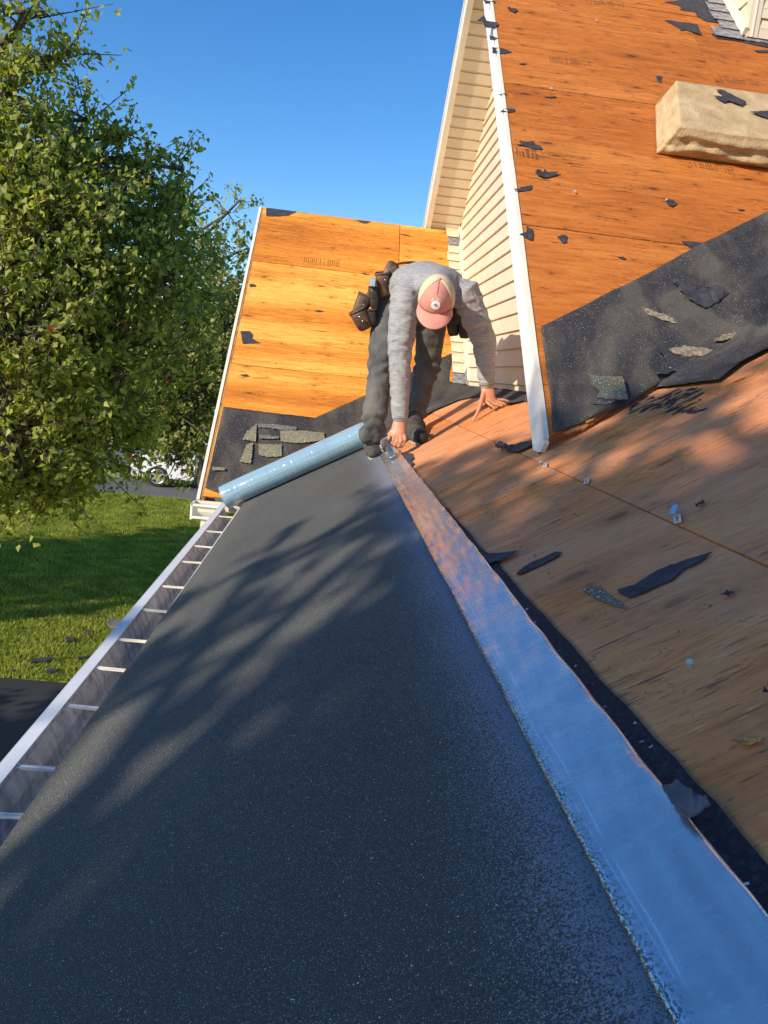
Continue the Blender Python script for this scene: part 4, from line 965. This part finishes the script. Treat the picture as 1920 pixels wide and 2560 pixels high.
# --- boots
for a, he, to, nm in ((anL, heL, toL, 'boot'), (anR, heR, toR, 'boot')):
    bt_ = None; bm = bmesh.new(); up_ = Vector(FM.n); f_ = (to-he).normalized()
    L_ = (to-he).length
    he = to-f_*(.25 if a is anL else .24)
    tube(bm, [he+up_*.015, he.lerp(to, .4)+up_*.022, he.lerp(to, .75)+up_*.006, to-up_*.002], [(.040, .044), (.046, .048), (.048, .038), (.040, .028)], f_.cross(up_), 16)
    tube(bm, [he+up_*.01+f_*.035, a+Vector((0, 0, .02))], [.046, .048], side, 16)
    b_ = remeshed(nm, bm, .005, BOOTM, wk, 3, lambda P: .003*mnoise.noise(P*25))
    bm = bmesh.new(); 
    for t_, w_ in ((0, .034), (.3, .036), (.7, .046), (1.0, .036)): pass
    tube(bm, [he-up_*.024, he.lerp(to, .5)-up_*.026, to-up_*.026], [(.040, .012), (.045, .012), (.041, .012)], f_.cross(up_), 16)
    obj('sole', bm, SOLE, b_, smooth=True)
    if a is anR:
        bm = bmesh.new(); sphere(bm, to+f_*.012, (.036, .030, .036), 14); obj('toe_cap', bm, BLK, b_, smooth=True)
    else:
        bm = bmesh.new()
        for q in range(5):
            c = he.lerp(to, .35+.11*q)+up_*(.062-.008*q); s_ = f_.cross(up_)
            tube(bm, [c-s_*.025+f_*.01, c+up_*.004, c+s_*.025-f_*.01*(q % 2)], [.0022]*3, (0, 0, 1), 6)
        obj('lace', bm, simple('boot_lace', (.12, .10, .08), .8), b_, smooth=True)
# --- cap
cap = bmesh.new()
def capP(az, el, r=1.0):                         # az 0 = front
    x, y, z = .083*math.cos(el)*math.sin(az), .100*math.cos(el)*math.cos(az), .108*math.sin(el)
    if math.cos(az) > 0: y += .008*math.sin(el*2)*math.cos(az)
    return Hc+FW*.004-CR*.005+(SD*x+FW*y+CR*z)*r
def dome(az0, az1, name, mat, parent, r=1.0):
    bm = bmesh.new(); na, ne = 24, 14; G = []
    for j in range(ne+1):
        el = R(-6)+(R(88)-R(-6))*j/ne; G.append([bm.verts.new(capP(az0+(az1-az0)*i/na, el, r)) for i in range(na+1)])
    for a, b in zip(G, G[1:]):
        for i in range(na): bm.faces.new((a[i], a[i+1], b[i+1], b[i]))
    o = obj(name, bm, mat, parent, smooth=True); m = o.modifiers.new('t', 'SOLIDIFY'); m.thickness = .003; m.offset = 1; return o
capo = dome(R(-62), R(62), 'cap', ROSE, wk, 1.012); dome(R(60), R(300), 'cap_mesh', MESHC, capo, 1.004)
bm = bmesh.new(); sphere(bm, capP(0, R(89), 1.03), .008, 10); obj('cap_button', bm, ROSE, capo, smooth=True)
for az in (-62, 62):
    bm = bmesh.new(); tube(bm, [capP(R(az), R(e), 1.022) for e in range(-4, 88, 8)], [.0028]*12, (0, 0, 1), 6); obj('cap_piping', bm, simple('cap_cream', (.74, .62, .42), .8), capo, smooth=True)
bm = bmesh.new(); tube(bm, [capP(0, R(e), 1.026) for e in range(50, 90, 8)], [.0013]*5, (0, 0, 1), 6); obj('cap_seam', bm, simple('cap_thread', (.33, .12, .09), .8), capo)
# brim
bm = bmesh.new(); nb, mb = 28, 8; G = []
for j in range(mb+1):
    q = j/mb; L = []
    for i in range(nb+1):
        az = R(-66)+R(132)*i/nb; base = capP(az, R(-5), 1.02); ln_ = .078*max(0, math.cos(az*1.30))**.42
        dn = (az/R(66))**2
        L.append(bm.verts.new(base+(FW*.93-CR*(.34))*ln_*q+SD*math.sin(az)*.006*q-CR*.014*dn*q))
    G.append(L)
for a, b in zip(G, G[1:]):
    for i in range(nb): bm.faces.new((a[i], a[i+1], b[i+1], b[i]))
o = obj('cap_brim', bm, ROSE, capo, smooth=True); m = o.modifiers.new('t', 'SOLIDIFY'); m.thickness = .004
# round badge, arc of letters, small silhouette
WHT = simple('white_print', (.85, .83, .80), .7, var=.02); GRY = simple('grey_print', (.16, .18, .19), .7)
def onfront(x, y, lift=.004):                     # x across, y up the front panel, metres
    az = math.atan2(x, .1); el = R(27)+y/.108; return capP(az, el, 1.035+lift)
bm = bmesh.new(); c = bm.verts.new(onfront(.0, -.008, .012)); rg = [bm.verts.new(onfront(.0+.0275*math.cos(a), -.006+.0225*math.sin(a), .012)) for a in [2*math.pi*i/28 for i in range(28)]]
for i in range(28): bm.faces.new((c, rg[i], rg[(i+1) % 28]))
obj('cap_badge', bm, WHT, capo)
bm = bmesh.new(); P = [(-.012, .001), (-.006, .0015), (-.003, .005), (.001, .006), (.004, .003), (.008, -.002), (.013, -.006), (.006, -.004), (.001, -.003), (-.006, -.001)]
bm.faces.new([bm.verts.new(onfront(x*1.3, y*1.3-.006, .018)) for x, y in P]); obj('cap_badge_print', bm, GRY, capo)
def letters(txt):
    cu_ = bpy.data.curves.new('t', 'FONT'); out = bmesh.new(); n = len(txt)
    for i, ch in enumerate(txt):
        if ch == ' ': continue
        cu_.body = ch; cu_.size = 1; t_ = bpy.data.objects.new('t', cu_); COL.objects.link(t_)
        me = t_.evaluated_get(bpy.context.evaluated_depsgraph_get()).to_mesh(); th = R(152)-R(124)*i/(n-1)
        b2 = bmesh.new(); b2.from_mesh(me); t_.evaluated_get(bpy.context.evaluated_depsgraph_get()).to_mesh_clear(); s_ = .0125
        vm = {}
        for v in b2.verts:
            lx, ly = (v.co.x-.32)*s_, v.co.y*s_*.9
            ax_, ay_ = .0315*math.cos(th), .0262*math.sin(th)
            tx, ty = math.sin(th), -math.cos(th)
            vm[v] = out.verts.new(onfront(ax_+lx*tx+ly*math.cos(th), -.006+ay_+lx*ty+ly*math.sin(th), .014))
        for f_ in b2.faces:
            try: out.faces.new([vm[v] for v in f_.verts])
            except ValueError: pass
        b2.free(); bpy.data.objects.remove(t_)
    return out
obj('cap_lettering', letters('TORRY SERVICE'), WHT, capo)
# --- tool belt with pouches
belt = None
bm = bmesh.new(); bc = waist.lerp(pel, .93); bd = (pel-waist).normalized()
tube(bm, [bc-bd*.028, bc, bc+bd*.028], [(.186, .142), (.19, .146), (.186, .142)], side, 40, cap=False, round_=False)
belt = obj('tool_belt', bm, LEATH, wk, smooth=True); m = belt.modifiers.new('t', 'SOLIDIFY'); m.thickness = .006
def pouch(mouth, tip, w, d, facing, mat=LEATH, rim=True, name='pouch'):
    """open topped leather pocket from mouth centre to tip"""
    ax = (tip-mouth); L_ = ax.length; ax.normalize(); s_ = Vector(facing); s_ = (s_-ax*s_.dot(ax)).normalized(); q = ax.cross(s_)
    bm = bmesh.new(); rings = []
    for k, (t_, sc) in enumerate(((0, 1.0), (.25, .98), (.6, .93), (.88, .84), (1.0, .60))):
        c = mouth+ax*L_*t_; n_ = 20; rg = []
        for i in range(n_):
            a = 2*math.pi*i/n_; cx, cy = math.copysign(abs(math.cos(a))**.6, math.cos(a)), math.copysign(abs(math.sin(a))**.6, math.sin(a))
            rg.append(bm.verts.new(c+s_*cx*w/2*sc+q*cy*d/2*sc+ax*(.004*math.sin(3*a) if k == 0 else 0)))
        rings.append(rg)
    for a, b in zip(rings, rings[1:]):
        for i in range(n_): bm.faces.new((a[i], a[(i+1) % n_], b[(i+1) % n_], b[i]))
    bm.faces.new(rings[-1])
    o = obj(name, bm, mat, belt, smooth=True); m = o.modifiers.new('t', 'SOLIDIFY'); m.thickness = .005
    if rim:
        bm = bmesh.new(); P = []
        for i in range(21):
            a = 2*math.pi*i/20; cx, cy = math.copysign(abs(math.cos(a))**.6, math.cos(a)), math.copysign(abs(math.sin(a))**.6, math.sin(a))
            P.append(mouth+s_*cx*w/2+q*cy*d/2)
        tube(bm, P, [.0045]*21, ax, 6, cap=False, round_=False); o2 = obj('pouch_rim', bm, simple('light_leather', (.15, .085, .05), .6, var=.3), belt, smooth=True)
    return o
pouch(Pt(955, 682, 4.25), Pt(962, 742, 4.28), .075, .085, Rr)
pouch(Pt(934, 716, 4.25), Pt(938, 775, 4.27), .055, .055, Rr, LEATD)
pouch(Pt(915, 738, 4.28), Pt(893, 790, 4.29), .085, .075, Rr)
pouch(Pt(893, 775, 4.26), Pt(916, 822, 4.28), .095, .085, Rr)
pouch(Pt(925, 775, 4.27), Pt(930, 815, 4.28), .07, .07, Rr, LEATD)
pouch(Pt(940, 700, 4.29), Pt(915, 770, 4.30), .05, .03, Rr, rim=False, name='belt_strap')
pouch(Pt(985, 662, 4.30), Pt(966, 694, 4.28), .07, .06, Rr, LEATH, rim=False)
pouch(Pt(1150, 760, 4.30), Pt(1146, 812, 4.30), .10, .09, Rr, LEATD)
pouch(Pt(1128, 775, 4.33), Pt(1135, 840, 4.33), .075, .06, Rr, LEATD)
pouch(Pt(1165, 795, 4.28), Pt(1160, 845, 4.30), .07, .07, Rr, LEATD)
bm = bmesh.new()
for p in ((919, 730), (909, 762), (898, 792), (963, 700), (906, 803)): sphere(bm, Pt(*p, 4.205), .005, 8)
obj('rivet', bm, CHROME, belt, smooth=True)
te = Pt(931, 703, 4.22)
bm = bmesh.new(); box(bm, (-.015, -.02, -.03), (.015, .02, .014), Matrix.Translation(te)); bevel(bm, .003)
o = obj('hammer_head', bm, CHROME); tag(o, 'silver topped tool sticking out of the brown leather belt pouch', 'tool')
# --- hammer stapler in the hand
st_o = empty('stapler', 'shiny chrome staple gun with brown grip pressed on the silver film', 'stapler', Pt(985, 1140, 3.74))
nose = FM.w(*FM.px(988, 1154), .012); tail = Pt(965, 1106, 3.80); up_ = Vector(FM.n); ax = (nose-tail).normalized(); s_ = ax.cross(up_).normalized(); q_ = s_.cross(ax)
Ms = Matrix((s_, ax, q_)).transposed().to_4x4(); Ms.translation = tail; LL = (nose-tail).length
bm = bmesh.new(); box(bm, (-.016, 0, -.014), (.016, LL, .024)); bevel(bm, .004); obj('stapler_body', bm, CHROME, st_o, Ms)
bm = bmesh.new(); box(bm, (-.019, LL-.02, -.02), (.019, LL+.004, .016)); box(bm, (-.019, .004, -.016), (.019, .02, .02)); box(bm, (-.007, .02, .0245), (.007, LL-.03, .032)); obj('stapler_magazine', bm, simple('steel_dark', (.25, .22, .17), .3, .8), st_o, Ms)
bm = bmesh.new()
for k in range(3):
    tube(bm, [Ms@Vector((.02, .03+.02*k, .0)), Ms@Vector((.034, .03+.02*k, .01)), Ms@Vector((.034, .04+.02*k, .03))], [.005]*3, (0, 0, 1), 8)
sphere(bm, Ms@Vector((.03, .045, .02)), .012, 10); obj('stapler_spring', bm, CHROME, st_o, smooth=True)
g0 = Ms@Vector((.03, .06, .02)); g1_ = Pt(1003, 1092, 3.80)
bm = bmesh.new(); tube(bm, [g0, g0.lerp(g1_, .5)+up_*.01, g1_], [(.013, .016), (.014, .018), (.013, .016)], s_, 12); obj('stapler_grip', bm, simple('brown_grip', (.10, .05, .035), .5), st_o, smooth=True)
# flecks of felt left below the near valley felt
bm = bmesh.new()
for k in range(70):
    cx_, cy_ = random.uniform(860, 1290), random.uniform(1085, 1225); 
    if cy_ < 1215-(cx_-860)*.30 and random.random() < .7: cy_ += 30
    u_, v_ = FM.px(1200+cx_*.434, 500+cy_*.434); a_ = random.uniform(-.3, .5); l_ = random.uniform(.006, .03); w_ = random.uniform(.003, .009)
    P = [(u_+math.cos(a_)*l_*p-math.sin(a_)*w_*q, v_+math.sin(a_)*l_*p+math.cos(a_)*w_*q) for p, q in ((-1, -.1), (-.4, -1), (.3, -.7), (1, 0), (.4, 1), (-.5, .6))]
    prism(bm, P, .0012, .0022+.0004*(k % 3))
o = obj('felt_residue', bm, FELT_PLAIN, None, FM.M); tag(o, 'ragged flecks of black felt stuck to the plywood below the near valley felt', 'felt residue', None, 'stuff')
# ------------------------------------------------------------------ white parked car on the neighbour's driveway
WHP = simple('white_car_paint', (.78, .80, .82), .25, .0, var=.02); GLS = simple('dark_car_glass', (.02, .025, .03), .05)
cg = Pg(392, 1218); car = empty('parked_car', 'white pickup parked on the grey driveway half hidden behind the tree', 'car', (cg.x, cg.y, GZ))
CW = Matrix.Translation((cg.x, cg.y, GZ+.012))
bm = bmesh.new(); prof = [(-1.05, .42), (-1.08, .75), (-1.02, 1.08), (-.55, 1.16), (1.15, 1.16), (1.35, 1.16), (1.55, 1.72), (1.75, 1.82), (3.0, 1.82), (3.3, 1.74), (3.85, 1.2), (4.75, 1.12), (4.95, .95), (4.98, .5), (4.6, .36), (3.95, .36), (3.82, .66), (3.5, .80), (3.18, .66), (3.05, .36), (.45, .36), (.32, .66), (0, .82), (-.32, .66), (-.45, .36), (-.9, .36)]
prism(bm, prof, 0, 1.9, lambda u, v, w: Vector((u, w, v))); 
obj('car_body', bm, WHP, car, CW)
bm = bmesh.new(); prism(bm, [(1.66, 1.22), (1.80, 1.70), (2.40, 1.74), (2.40, 1.22)], -.006, .02, lambda u, v, w: Vector((u, w, v))); obj('window', bm, GLS, car, CW)
bm = bmesh.new(); prism(bm, [(2.46, 1.22), (2.46, 1.74), (3.0, 1.74), (3.25, 1.66), (3.62, 1.22)], -.006, .02, lambda u, v, w: Vector((u, w, v))); obj('window', bm, GLS, car, CW)
bm = bmesh.new(); box(bm, (-1.10, .0, .38), (-.94, 1.9, .62)); bevel(bm, .03); obj('rear_bumper', bm, BLK, car, CW)
bm = bmesh.new(); box(bm, (-1.085, -.015, .78), (-.93, .05, 1.08)); bevel(bm, .01); obj('tail_light', bm, simple('red_lens', (.35, .015, .012), .2), car, CW)
bm = bmesh.new(); box(bm, (2.42, -.012, .5), (2.435, -.003, 1.6)); box(bm, (1.55, -.012, .5), (1.565, -.003, 1.2)); box(bm, (2.55, -.03, 1.0), (2.72, -.004, 1.03)); obj('door_seam', bm, BLK, car, CW)
for wx in (0, 3.5):
    for wy in (.12, 1.78):
        w_ = bmesh.new(); bmesh.ops.create_cone(w_, cap_ends=True, segments=32, radius1=.39, radius2=.39, depth=.26, matrix=Matrix.Rotation(R(90), 4, 'X'))
        bevel(w_, .02, 1)
        wo = obj('wheel', w_, BLK, car, CW@Matrix.Translation((wx, wy, .39)), smooth=False)
        r_ = bmesh.new(); bmesh.ops.create_cone(r_, cap_ends=True, segments=24, radius1=.09, radius2=.09, depth=.29, matrix=Matrix.Rotation(R(90), 4, 'X'))
        for k in range(6):
            a = 2*math.pi*k/6; box(r_, (-.03, -.142, .05), (.03, .142, .27), Matrix.Rotation(a, 4, 'Y'))
        tube(r_, [Vector((.26*math.cos(2*math.pi*i/24), -.12, .26*math.sin(2*math.pi*i/24))) for i in range(25)], [.02]*25, (0, 1, 0), 6, False, False)
        obj('rim', r_, ALU, wo, CW@Matrix.Translation((wx, wy, .39)))
# ------------------------------------------------------------------ grass blades on the lawn that shows below the eave
GRASS = leaf_mat('grass_blades', (.12, .16, .02), (.26, .30, .045), (.50, .48, .14))
def grass(n, x0, x1, y0, y1):
    r = np.random.default_rng(4); t = r.random(n)**1.0; y = y0+(y1-y0)*t; x = x0+(x1-x0)*r.random(n)
    cl = np.sin(x*5.1+np.sin(y*3.3)*2)*np.cos(y*4.3+x)
    h = .045+.04*r.random(n)+.02*cl; w = .012+.010*r.random(n); a = r.random(n)*6.283; lean = r.normal(size=(n, 2))*.035
    b = np.stack([x, y, np.full(n, GZ)], 1); d = np.stack([np.cos(a)*w, np.sin(a)*w, np.zeros(n)], 1)
    V = np.stack([b-d, b+d, b+np.stack([lean[:, 0], lean[:, 1], h], 1)], 1)
    me = bpy.data.meshes.new('grass'); me.vertices.add(n*3); me.vertices.foreach_set('co', V.reshape(-1).astype(np.float32))
    me.loops.add(n*3); me.loops.foreach_set('vertex_index', np.arange(n*3, dtype=np.int32))
    me.polygons.add(n); me.polygons.foreach_set('loop_start', (np.arange(n)*3).astype(np.int32)); me.polygons.foreach_set('loop_total', np.full(n, 3, np.int32))
    at = me.attributes.new('rnd', 'FLOAT', 'FACE'); at.data.foreach_set('value', np.clip(r.random(n)*.7+.15+.15*cl, 0, .96).astype(np.float32))
    me.update(); me.validate(); me.materials.append(GRASS); o = link('grass', me); tag(o, 'short sunlit grass covering the lawn below the eave', 'grass', None, 'stuff')
grass(240000, -13.5, -2.2, 10.95, 26.5)
# ------------------------------------------------------------------ trees
def leaves_mesh(name, pos, size, mat, drop=.55, seed=1):
    r = np.random.default_rng(seed); N = len(pos)
    d = r.normal(size=(N, 3)); d[:, 2] = -abs(d[:, 2])*drop-.35; d /= np.linalg.norm(d, axis=1)[:, None]    # leaf axis, drooping
    s = np.cross(d, np.array(SUN)*.75+np.array([0, -.25, .35])+r.normal(size=(N, 3))*.55); s /= np.linalg.norm(s, axis=1)[:, None]+1e-9; s *= np.where(r.random(N) < .5, 1, -1)[:, None]
    n = np.cross(d, s); L = size*r.uniform(.6, 1.25, N)[:, None]
    # folded five-cornered leaf: base, left lobe, tip, right lobe (+ shoulders)
    V = np.stack([pos, pos+d*L*.35+s*L*.36+n*L*.10, pos+d*L*.62+s*L*.20+n*L*.03, pos+d*L-n*L*.08, pos+d*L*.62-s*L*.20+n*L*.03, pos+d*L*.35-s*L*.36+n*L*.10], 1)
    me = bpy.data.meshes.new(name); nv = N*6; me.vertices.add(nv); me.vertices.foreach_set('co', V.reshape(-1).astype(np.float32))
    base = (np.arange(N)*6)[:, None]
    quads = np.concatenate([base+np.array([[0, 1, 2, 3]]), base+np.array([[0, 3, 4, 5]])], 1).reshape(-1)
    me.loops.add(N*8); me.loops.foreach_set('vertex_index', quads.astype(np.int32))
    me.polygons.add(N*2); me.polygons.foreach_set('loop_start', (np.arange(N*2)*4).astype(np.int32)); me.polygons.foreach_set('loop_total', np.full(N*2, 4, np.int32))
    a = me.attributes.new('rnd', 'FLOAT', 'FACE'); a.data.foreach_set('value', np.repeat(r.random(N), 2).astype(np.float32))
    me.update(); me.validate(); me.materials.append(mat); return me
def twigs_mesh(name, segs, mat):
    a = np.array([s[0] for s in segs]); b = np.array([s[1] for s in segs]); ra = np.array([s[2] for s in segs]); rb = np.array([s[3] for s in segs]); N = len(a)
    d = b-a; d /= np.linalg.norm(d, axis=1)[:, None]+1e-9; s = np.cross(d, [.3, .5, .81]); s /= np.linalg.norm(s, axis=1)[:, None]; t = np.cross(d, s)
    V = []
    K = 5
    for p, r_ in ((a, ra), (b, rb)):
        for k in range(K):
            an = 2*math.pi*k/K; V.append(p+(s*math.cos(an)+t*math.sin(an))*r_[:, None])
    V = np.stack(V, 1); me = bpy.data.meshes.new(name); me.vertices.add(N*2*K); me.vertices.foreach_set('co', V.reshape(-1).astype(np.float32))
    base = (np.arange(N)*2*K)[:, None]; q = []
    for k in range(K): q.append(base+np.array([[k, (k+1) % K, K+(k+1) % K, K+k]]))
    q = np.concatenate(q, 1).reshape(-1); me.loops.add(len(q)); me.loops.foreach_set('vertex_index', q.astype(np.int32))
    me.polygons.add(N*K); me.polygons.foreach_set('loop_start', (np.arange(N*K)*4).astype(np.int32)); me.polygons.foreach_set('loop_total', np.full(N*K, 4, np.int32))
    me.update(); me.validate(); me.materials.append(mat)
    for p in me.polygons: p.use_smooth = True
    return me
def tree(name, label, base, top, lobes, leaf, size, per, mat, trunk_r, seed, twig=.55, near_leaves=0, group=None, cat='tree', drop=.55):
    """lobes: (centre, radius, twig count); every lobe hangs on a limb from the trunk"""
    r = np.random.default_rng(seed); base, top = np.array(base, float), np.array(top, float)
    t = empty(name, label, cat, tuple(base), group); segs = []; P = []
    prev = base; K = 7
    for k in range(1, K+1):
        p = base+(top-base)*k/K+r.normal(size=3)*[.12, .12, 0]; segs.append((prev, p, trunk_r*(1-.8*(k-1)/K), trunk_r*(1-.8*k/K))); prev = p
    limbs = []
    for c, rad, n in lobes:
        c = np.array(c, float); rad3 = np.array(rad if isinstance(rad, tuple) else (rad,)*3)
        hz = np.clip((c[2]-rad3[2]*.8-base[2])/(top[2]-base[2]), .22, .9); s0 = base+(top-base)*hz
        m = (s0+c)/2+r.normal(size=3)*.2+[0, 0, -.1]; lr = trunk_r*.38
        segs += [(s0, m, lr, lr*.65), (m, c, lr*.65, lr*.3)]
        u = r.normal(size=(n, 3)); u /= np.linalg.norm(u, axis=1)[:, None]; u[:, 2] *= 1
        rr = r.uniform(.0, 1, n)**.42; lump = 1+.22*np.sin(u[:, 0]*5+seed)*np.cos(u[:, 2]*6+u[:, 1]*4)
        q = c+u*rr[:, None]*lump[:, None]*rad3
        for i in range(0, n):
            dirv = u[i]*.9+np.array([0, 0, .45])+r.normal(size=3)*.35; dirv /= np.linalg.norm(dirv); ln_ = twig*r.uniform(.5, 1.25)*(1.5 if r.random() < .06 else 1)
            a = q[i]; b = a+dirv*ln_; segs.append((a, b, .011, .004))
            if i % 3 == 0: mm = (c+a)/2+r.normal(size=3)*.1; segs += [(c, mm, .03, .018), (mm, a, .018, .010)]
            k = max(4, int(per*r.uniform(.6, 1.4))); tt = r.uniform(.05, 1.05, k)
            P.append(a+dirv*ln_*tt[:, None]+r.normal(size=(k, 3))*.075*twig/.55)
    P = np.concatenate(P)
    tr = link('trunk', twigs_mesh('trunk', segs, BARK), None, t)
    if near_leaves:
        dd = np.linalg.norm(P, axis=1); o_ = np.argsort(dd); one = leaves_mesh('leaf', np.zeros((1, 3)), size*1.05, mat, drop, 5)
        for i in o_[:near_leaves]:
            l_ = link('leaf', one, None, t); l_.parent = t
            l_.matrix_basis = Matrix.Translation(Vector(P[i]))@Matrix.Rotation(r.uniform(0, 6.28), 4, 'Z')@Matrix.Rotation(r.uniform(-.8, .8), 4, 'X')
        P = P[o_[near_leaves:]]
    cr_ = link('crown', leaves_mesh('crown', P, size, mat, drop, seed), None, t); cr_['kind'] = 'stuff'
    return len(P)
def LB(x, y, Y, rp, n):                                    # lobe from its place in the photo at distance Y
    c = Pt(x, y, Y); return (tuple(c), rp/F*Y*1.02, n)
q = 1.0
lobes1 = [LB(-60, 300, 11.0, 110, 36), LB(20, 240, 11.2, 75, 32), LB(40, 70, 11.2, 42, 12), LB(80, 30, 11.3, 30, 6), LB(120, 170, 11.4, 34, 9), LB(175, 135, 11.4, 28, 6), LB(-40, 560, 10.8, 180, 110), LB(90, 470, 11.5, 135, 110), LB(225, 400, 12.2, 80, 45), LB(215, 300, 12.2, 26, 6), LB(310, 340, 12.4, 38, 10), LB(350, 430, 12.4, 40, 10),
          LB(210, 640, 11.8, 190, 170), LB(360, 540, 12.6, 85, 50), LB(435, 420, 12.8, 28, 6), LB(400, 700, 12.8, 130, 110), LB(40, 820, 10.5, 230, 230), LB(260, 880, 11.6, 190, 200), LB(30, 1080, 10.2, 160, 150), LB(190, 1080, 11.2, 105, 95), LB(60, 1200, 10.4, 75, 55), LB(290, 1080, 11.9, 60, 32), LB(180, 1225, 11.0, 36, 14), LB(120, 560, 10.8, 120, 60), LB(470, 560, 13.2, 42, 14), LB(460, 480, 13.2, 26, 5)]
tree('maple_tree', 'large leafy green maple filling the left side beside the house', (-8.2, 12.2, GZ), (-6.0, 11.6, 4.2), lobes1, None, .108, 27, LEAF1, .24, 3, .55, near_leaves=300)
lobes2 = [LB(470, 800, 18.5, 140, 260), LB(420, 960, 18.0, 150, 280), LB(550, 730, 19.5, 80, 70), LB(560, 870, 19, 120, 190), LB(520, 1020, 19, 95, 150), LB(610, 760, 20, 60, 40), LB(610, 1000, 20, 80, 80), LB(340, 930, 18, 120, 160), LB(530, 620, 19.0, 42, 20), LB(575, 530, 19.3, 26, 6), LB(600, 500, 19.4, 14, 3), LB(620, 620, 19.8, 40, 14), LB(400, 1075, 17.6, 55, 40), LB(470, 1090, 17.6, 50, 36), LB(430, 1150, 17.3, 45, 16), LB(340, 1120, 17.5, 40, 14), LB(485, 1190, 17.4, 34, 8)]
b2 = Pg(560, 1262)
tree('olive_green_tree', 'smaller leaved olive green tree between the maple and the far gable', (b2.x, b2.y-2, GZ), (-5.0, 19.5, 2.6), lobes2, None, .115, 18, LEAF2, .2, 5, .45)
# trees standing out of frame toward the sun; they throw the dappled shade on the roof and the lawn
SV = np.array(SUN)
def toward(p, d, off=(0, 0, 0)): return np.array(p)+SV*d+np.array(off)
SA = _u(np.cross(SV, [0, 0, 1])); SB = np.cross(SA, SV)        # across and up, seen from the sun
lobS = [(tuple(SA*a+SB*b+SV*(d-4.6)), r_, n_) for a, b, d, r_, n_ in (
    (-.35, -.55, 13.5, 1.15, 170), (.30, .02, 13, .55, 70), (.34, -.60, 13.8, .46, 50), (-.55, .15, 12.6, .85, 110), (-1.6, -.5, 13, 1.4, 160), (.1, -1.5, 13.6, 1.2, 130), (.78, .10, 12.8, .22, 12), (.80, -.24, 13.4, .22, 10), (-1.2, -1.6, 13, 1.4, 120),
    (.62, .38, 13.2, .20, 12), (1.20, .02, 13, .20, 7), (1.22, -.26, 13.2, .14, 4), (1.45, .14, 13, .16, 5), (1.80, .24, 12.7, .18, 6), (2.05, .42, 13, .16, 5), (1.95, -.42, 13.4, .16, 4), (2.34, -.05, 13.1, .2, 5), (1.36, .72, 12.9, .22, 7), (1.04, .44, 13.2, .16, 5), (1.7, .66, 13.3, .16, 4), (1.18, .92, 12.8, .14, 4), (.75, .72, 13.1, .16, 4), (2.1, .55, 13, .12, 2))]
ct_ = np.mean([l[0] for l in lobS[:6]], 0)
tree('shade_tree', 'tall tree outside the frame behind the photographer shading the near roof', (ct_[0]-.4, ct_[1]-.6, GZ), (ct_[0], ct_[1], ct_[2]+.3), lobS, None, .11, 26, LEAF1, .26, 9, .34)
lobL = []
for (px_, py_), d_, rad, n_ in [((60, 1470), 11, 1.3, 120), ((100, 1380), 11.4, 1.5, 140), ((260, 1440), 10.5, 1.4, 125), ((330, 1380), 10.9, 1.5, 140), ((-150, 1450), 11, 2.0, 200), ((430, 1350), 10, 1.3, 80), ((500, 1380), 10.4, 1.5, 110), ((180, 1510), 10.8, .8, 26), ((0, 1850), 9.4, 1.2, 110), ((160, 1900), 9.6, 1.0, 70), ((0, 2050), 9.4, 1.0, 80)]:
    c_ = toward(Pg(px_, py_), d_); lobL.append((tuple(c_), rad, n_))
ct_ = np.mean([l[0] for l in lobL], 0)
tree('shade_tree', 'broad tree outside the frame on the left shading the lawn', (ct_[0], ct_[1], GZ), (ct_[0], ct_[1], ct_[2]+.8), lobL, None, .16, 22, LEAF1, .26, 10, .6)
# trees further off on the other side of the street
for i, (x, y_, h_, w_) in enumerate([(-34, 62, 9, 5.5), (-22, 66, 11, 6), (-10, 63, 9, 5.5), (3, 68, 10, 6), (16, 64, 9, 6), (-48, 58, 10, 6), (30, 70, 11, 7)]):
    tree('distant_tree', ['rounded green tree across the street furthest left but one', 'tall green tree across the street behind the maple', 'green tree across the street behind the olive green tree', 'green tree hidden behind the far gable roof', 'green tree behind the tall gable wall', 'leftmost green tree across the street', 'rightmost green tree across the street'][i],
         (x, y_, GZ), (x, y_, GZ+h_*.8), [((x, y_, GZ+h_*.55), (w_, w_, h_*.42), 420)], None, .5, 7, LEAF1, .3, 20+i, 1.6, group='trees across the street', drop=.3)
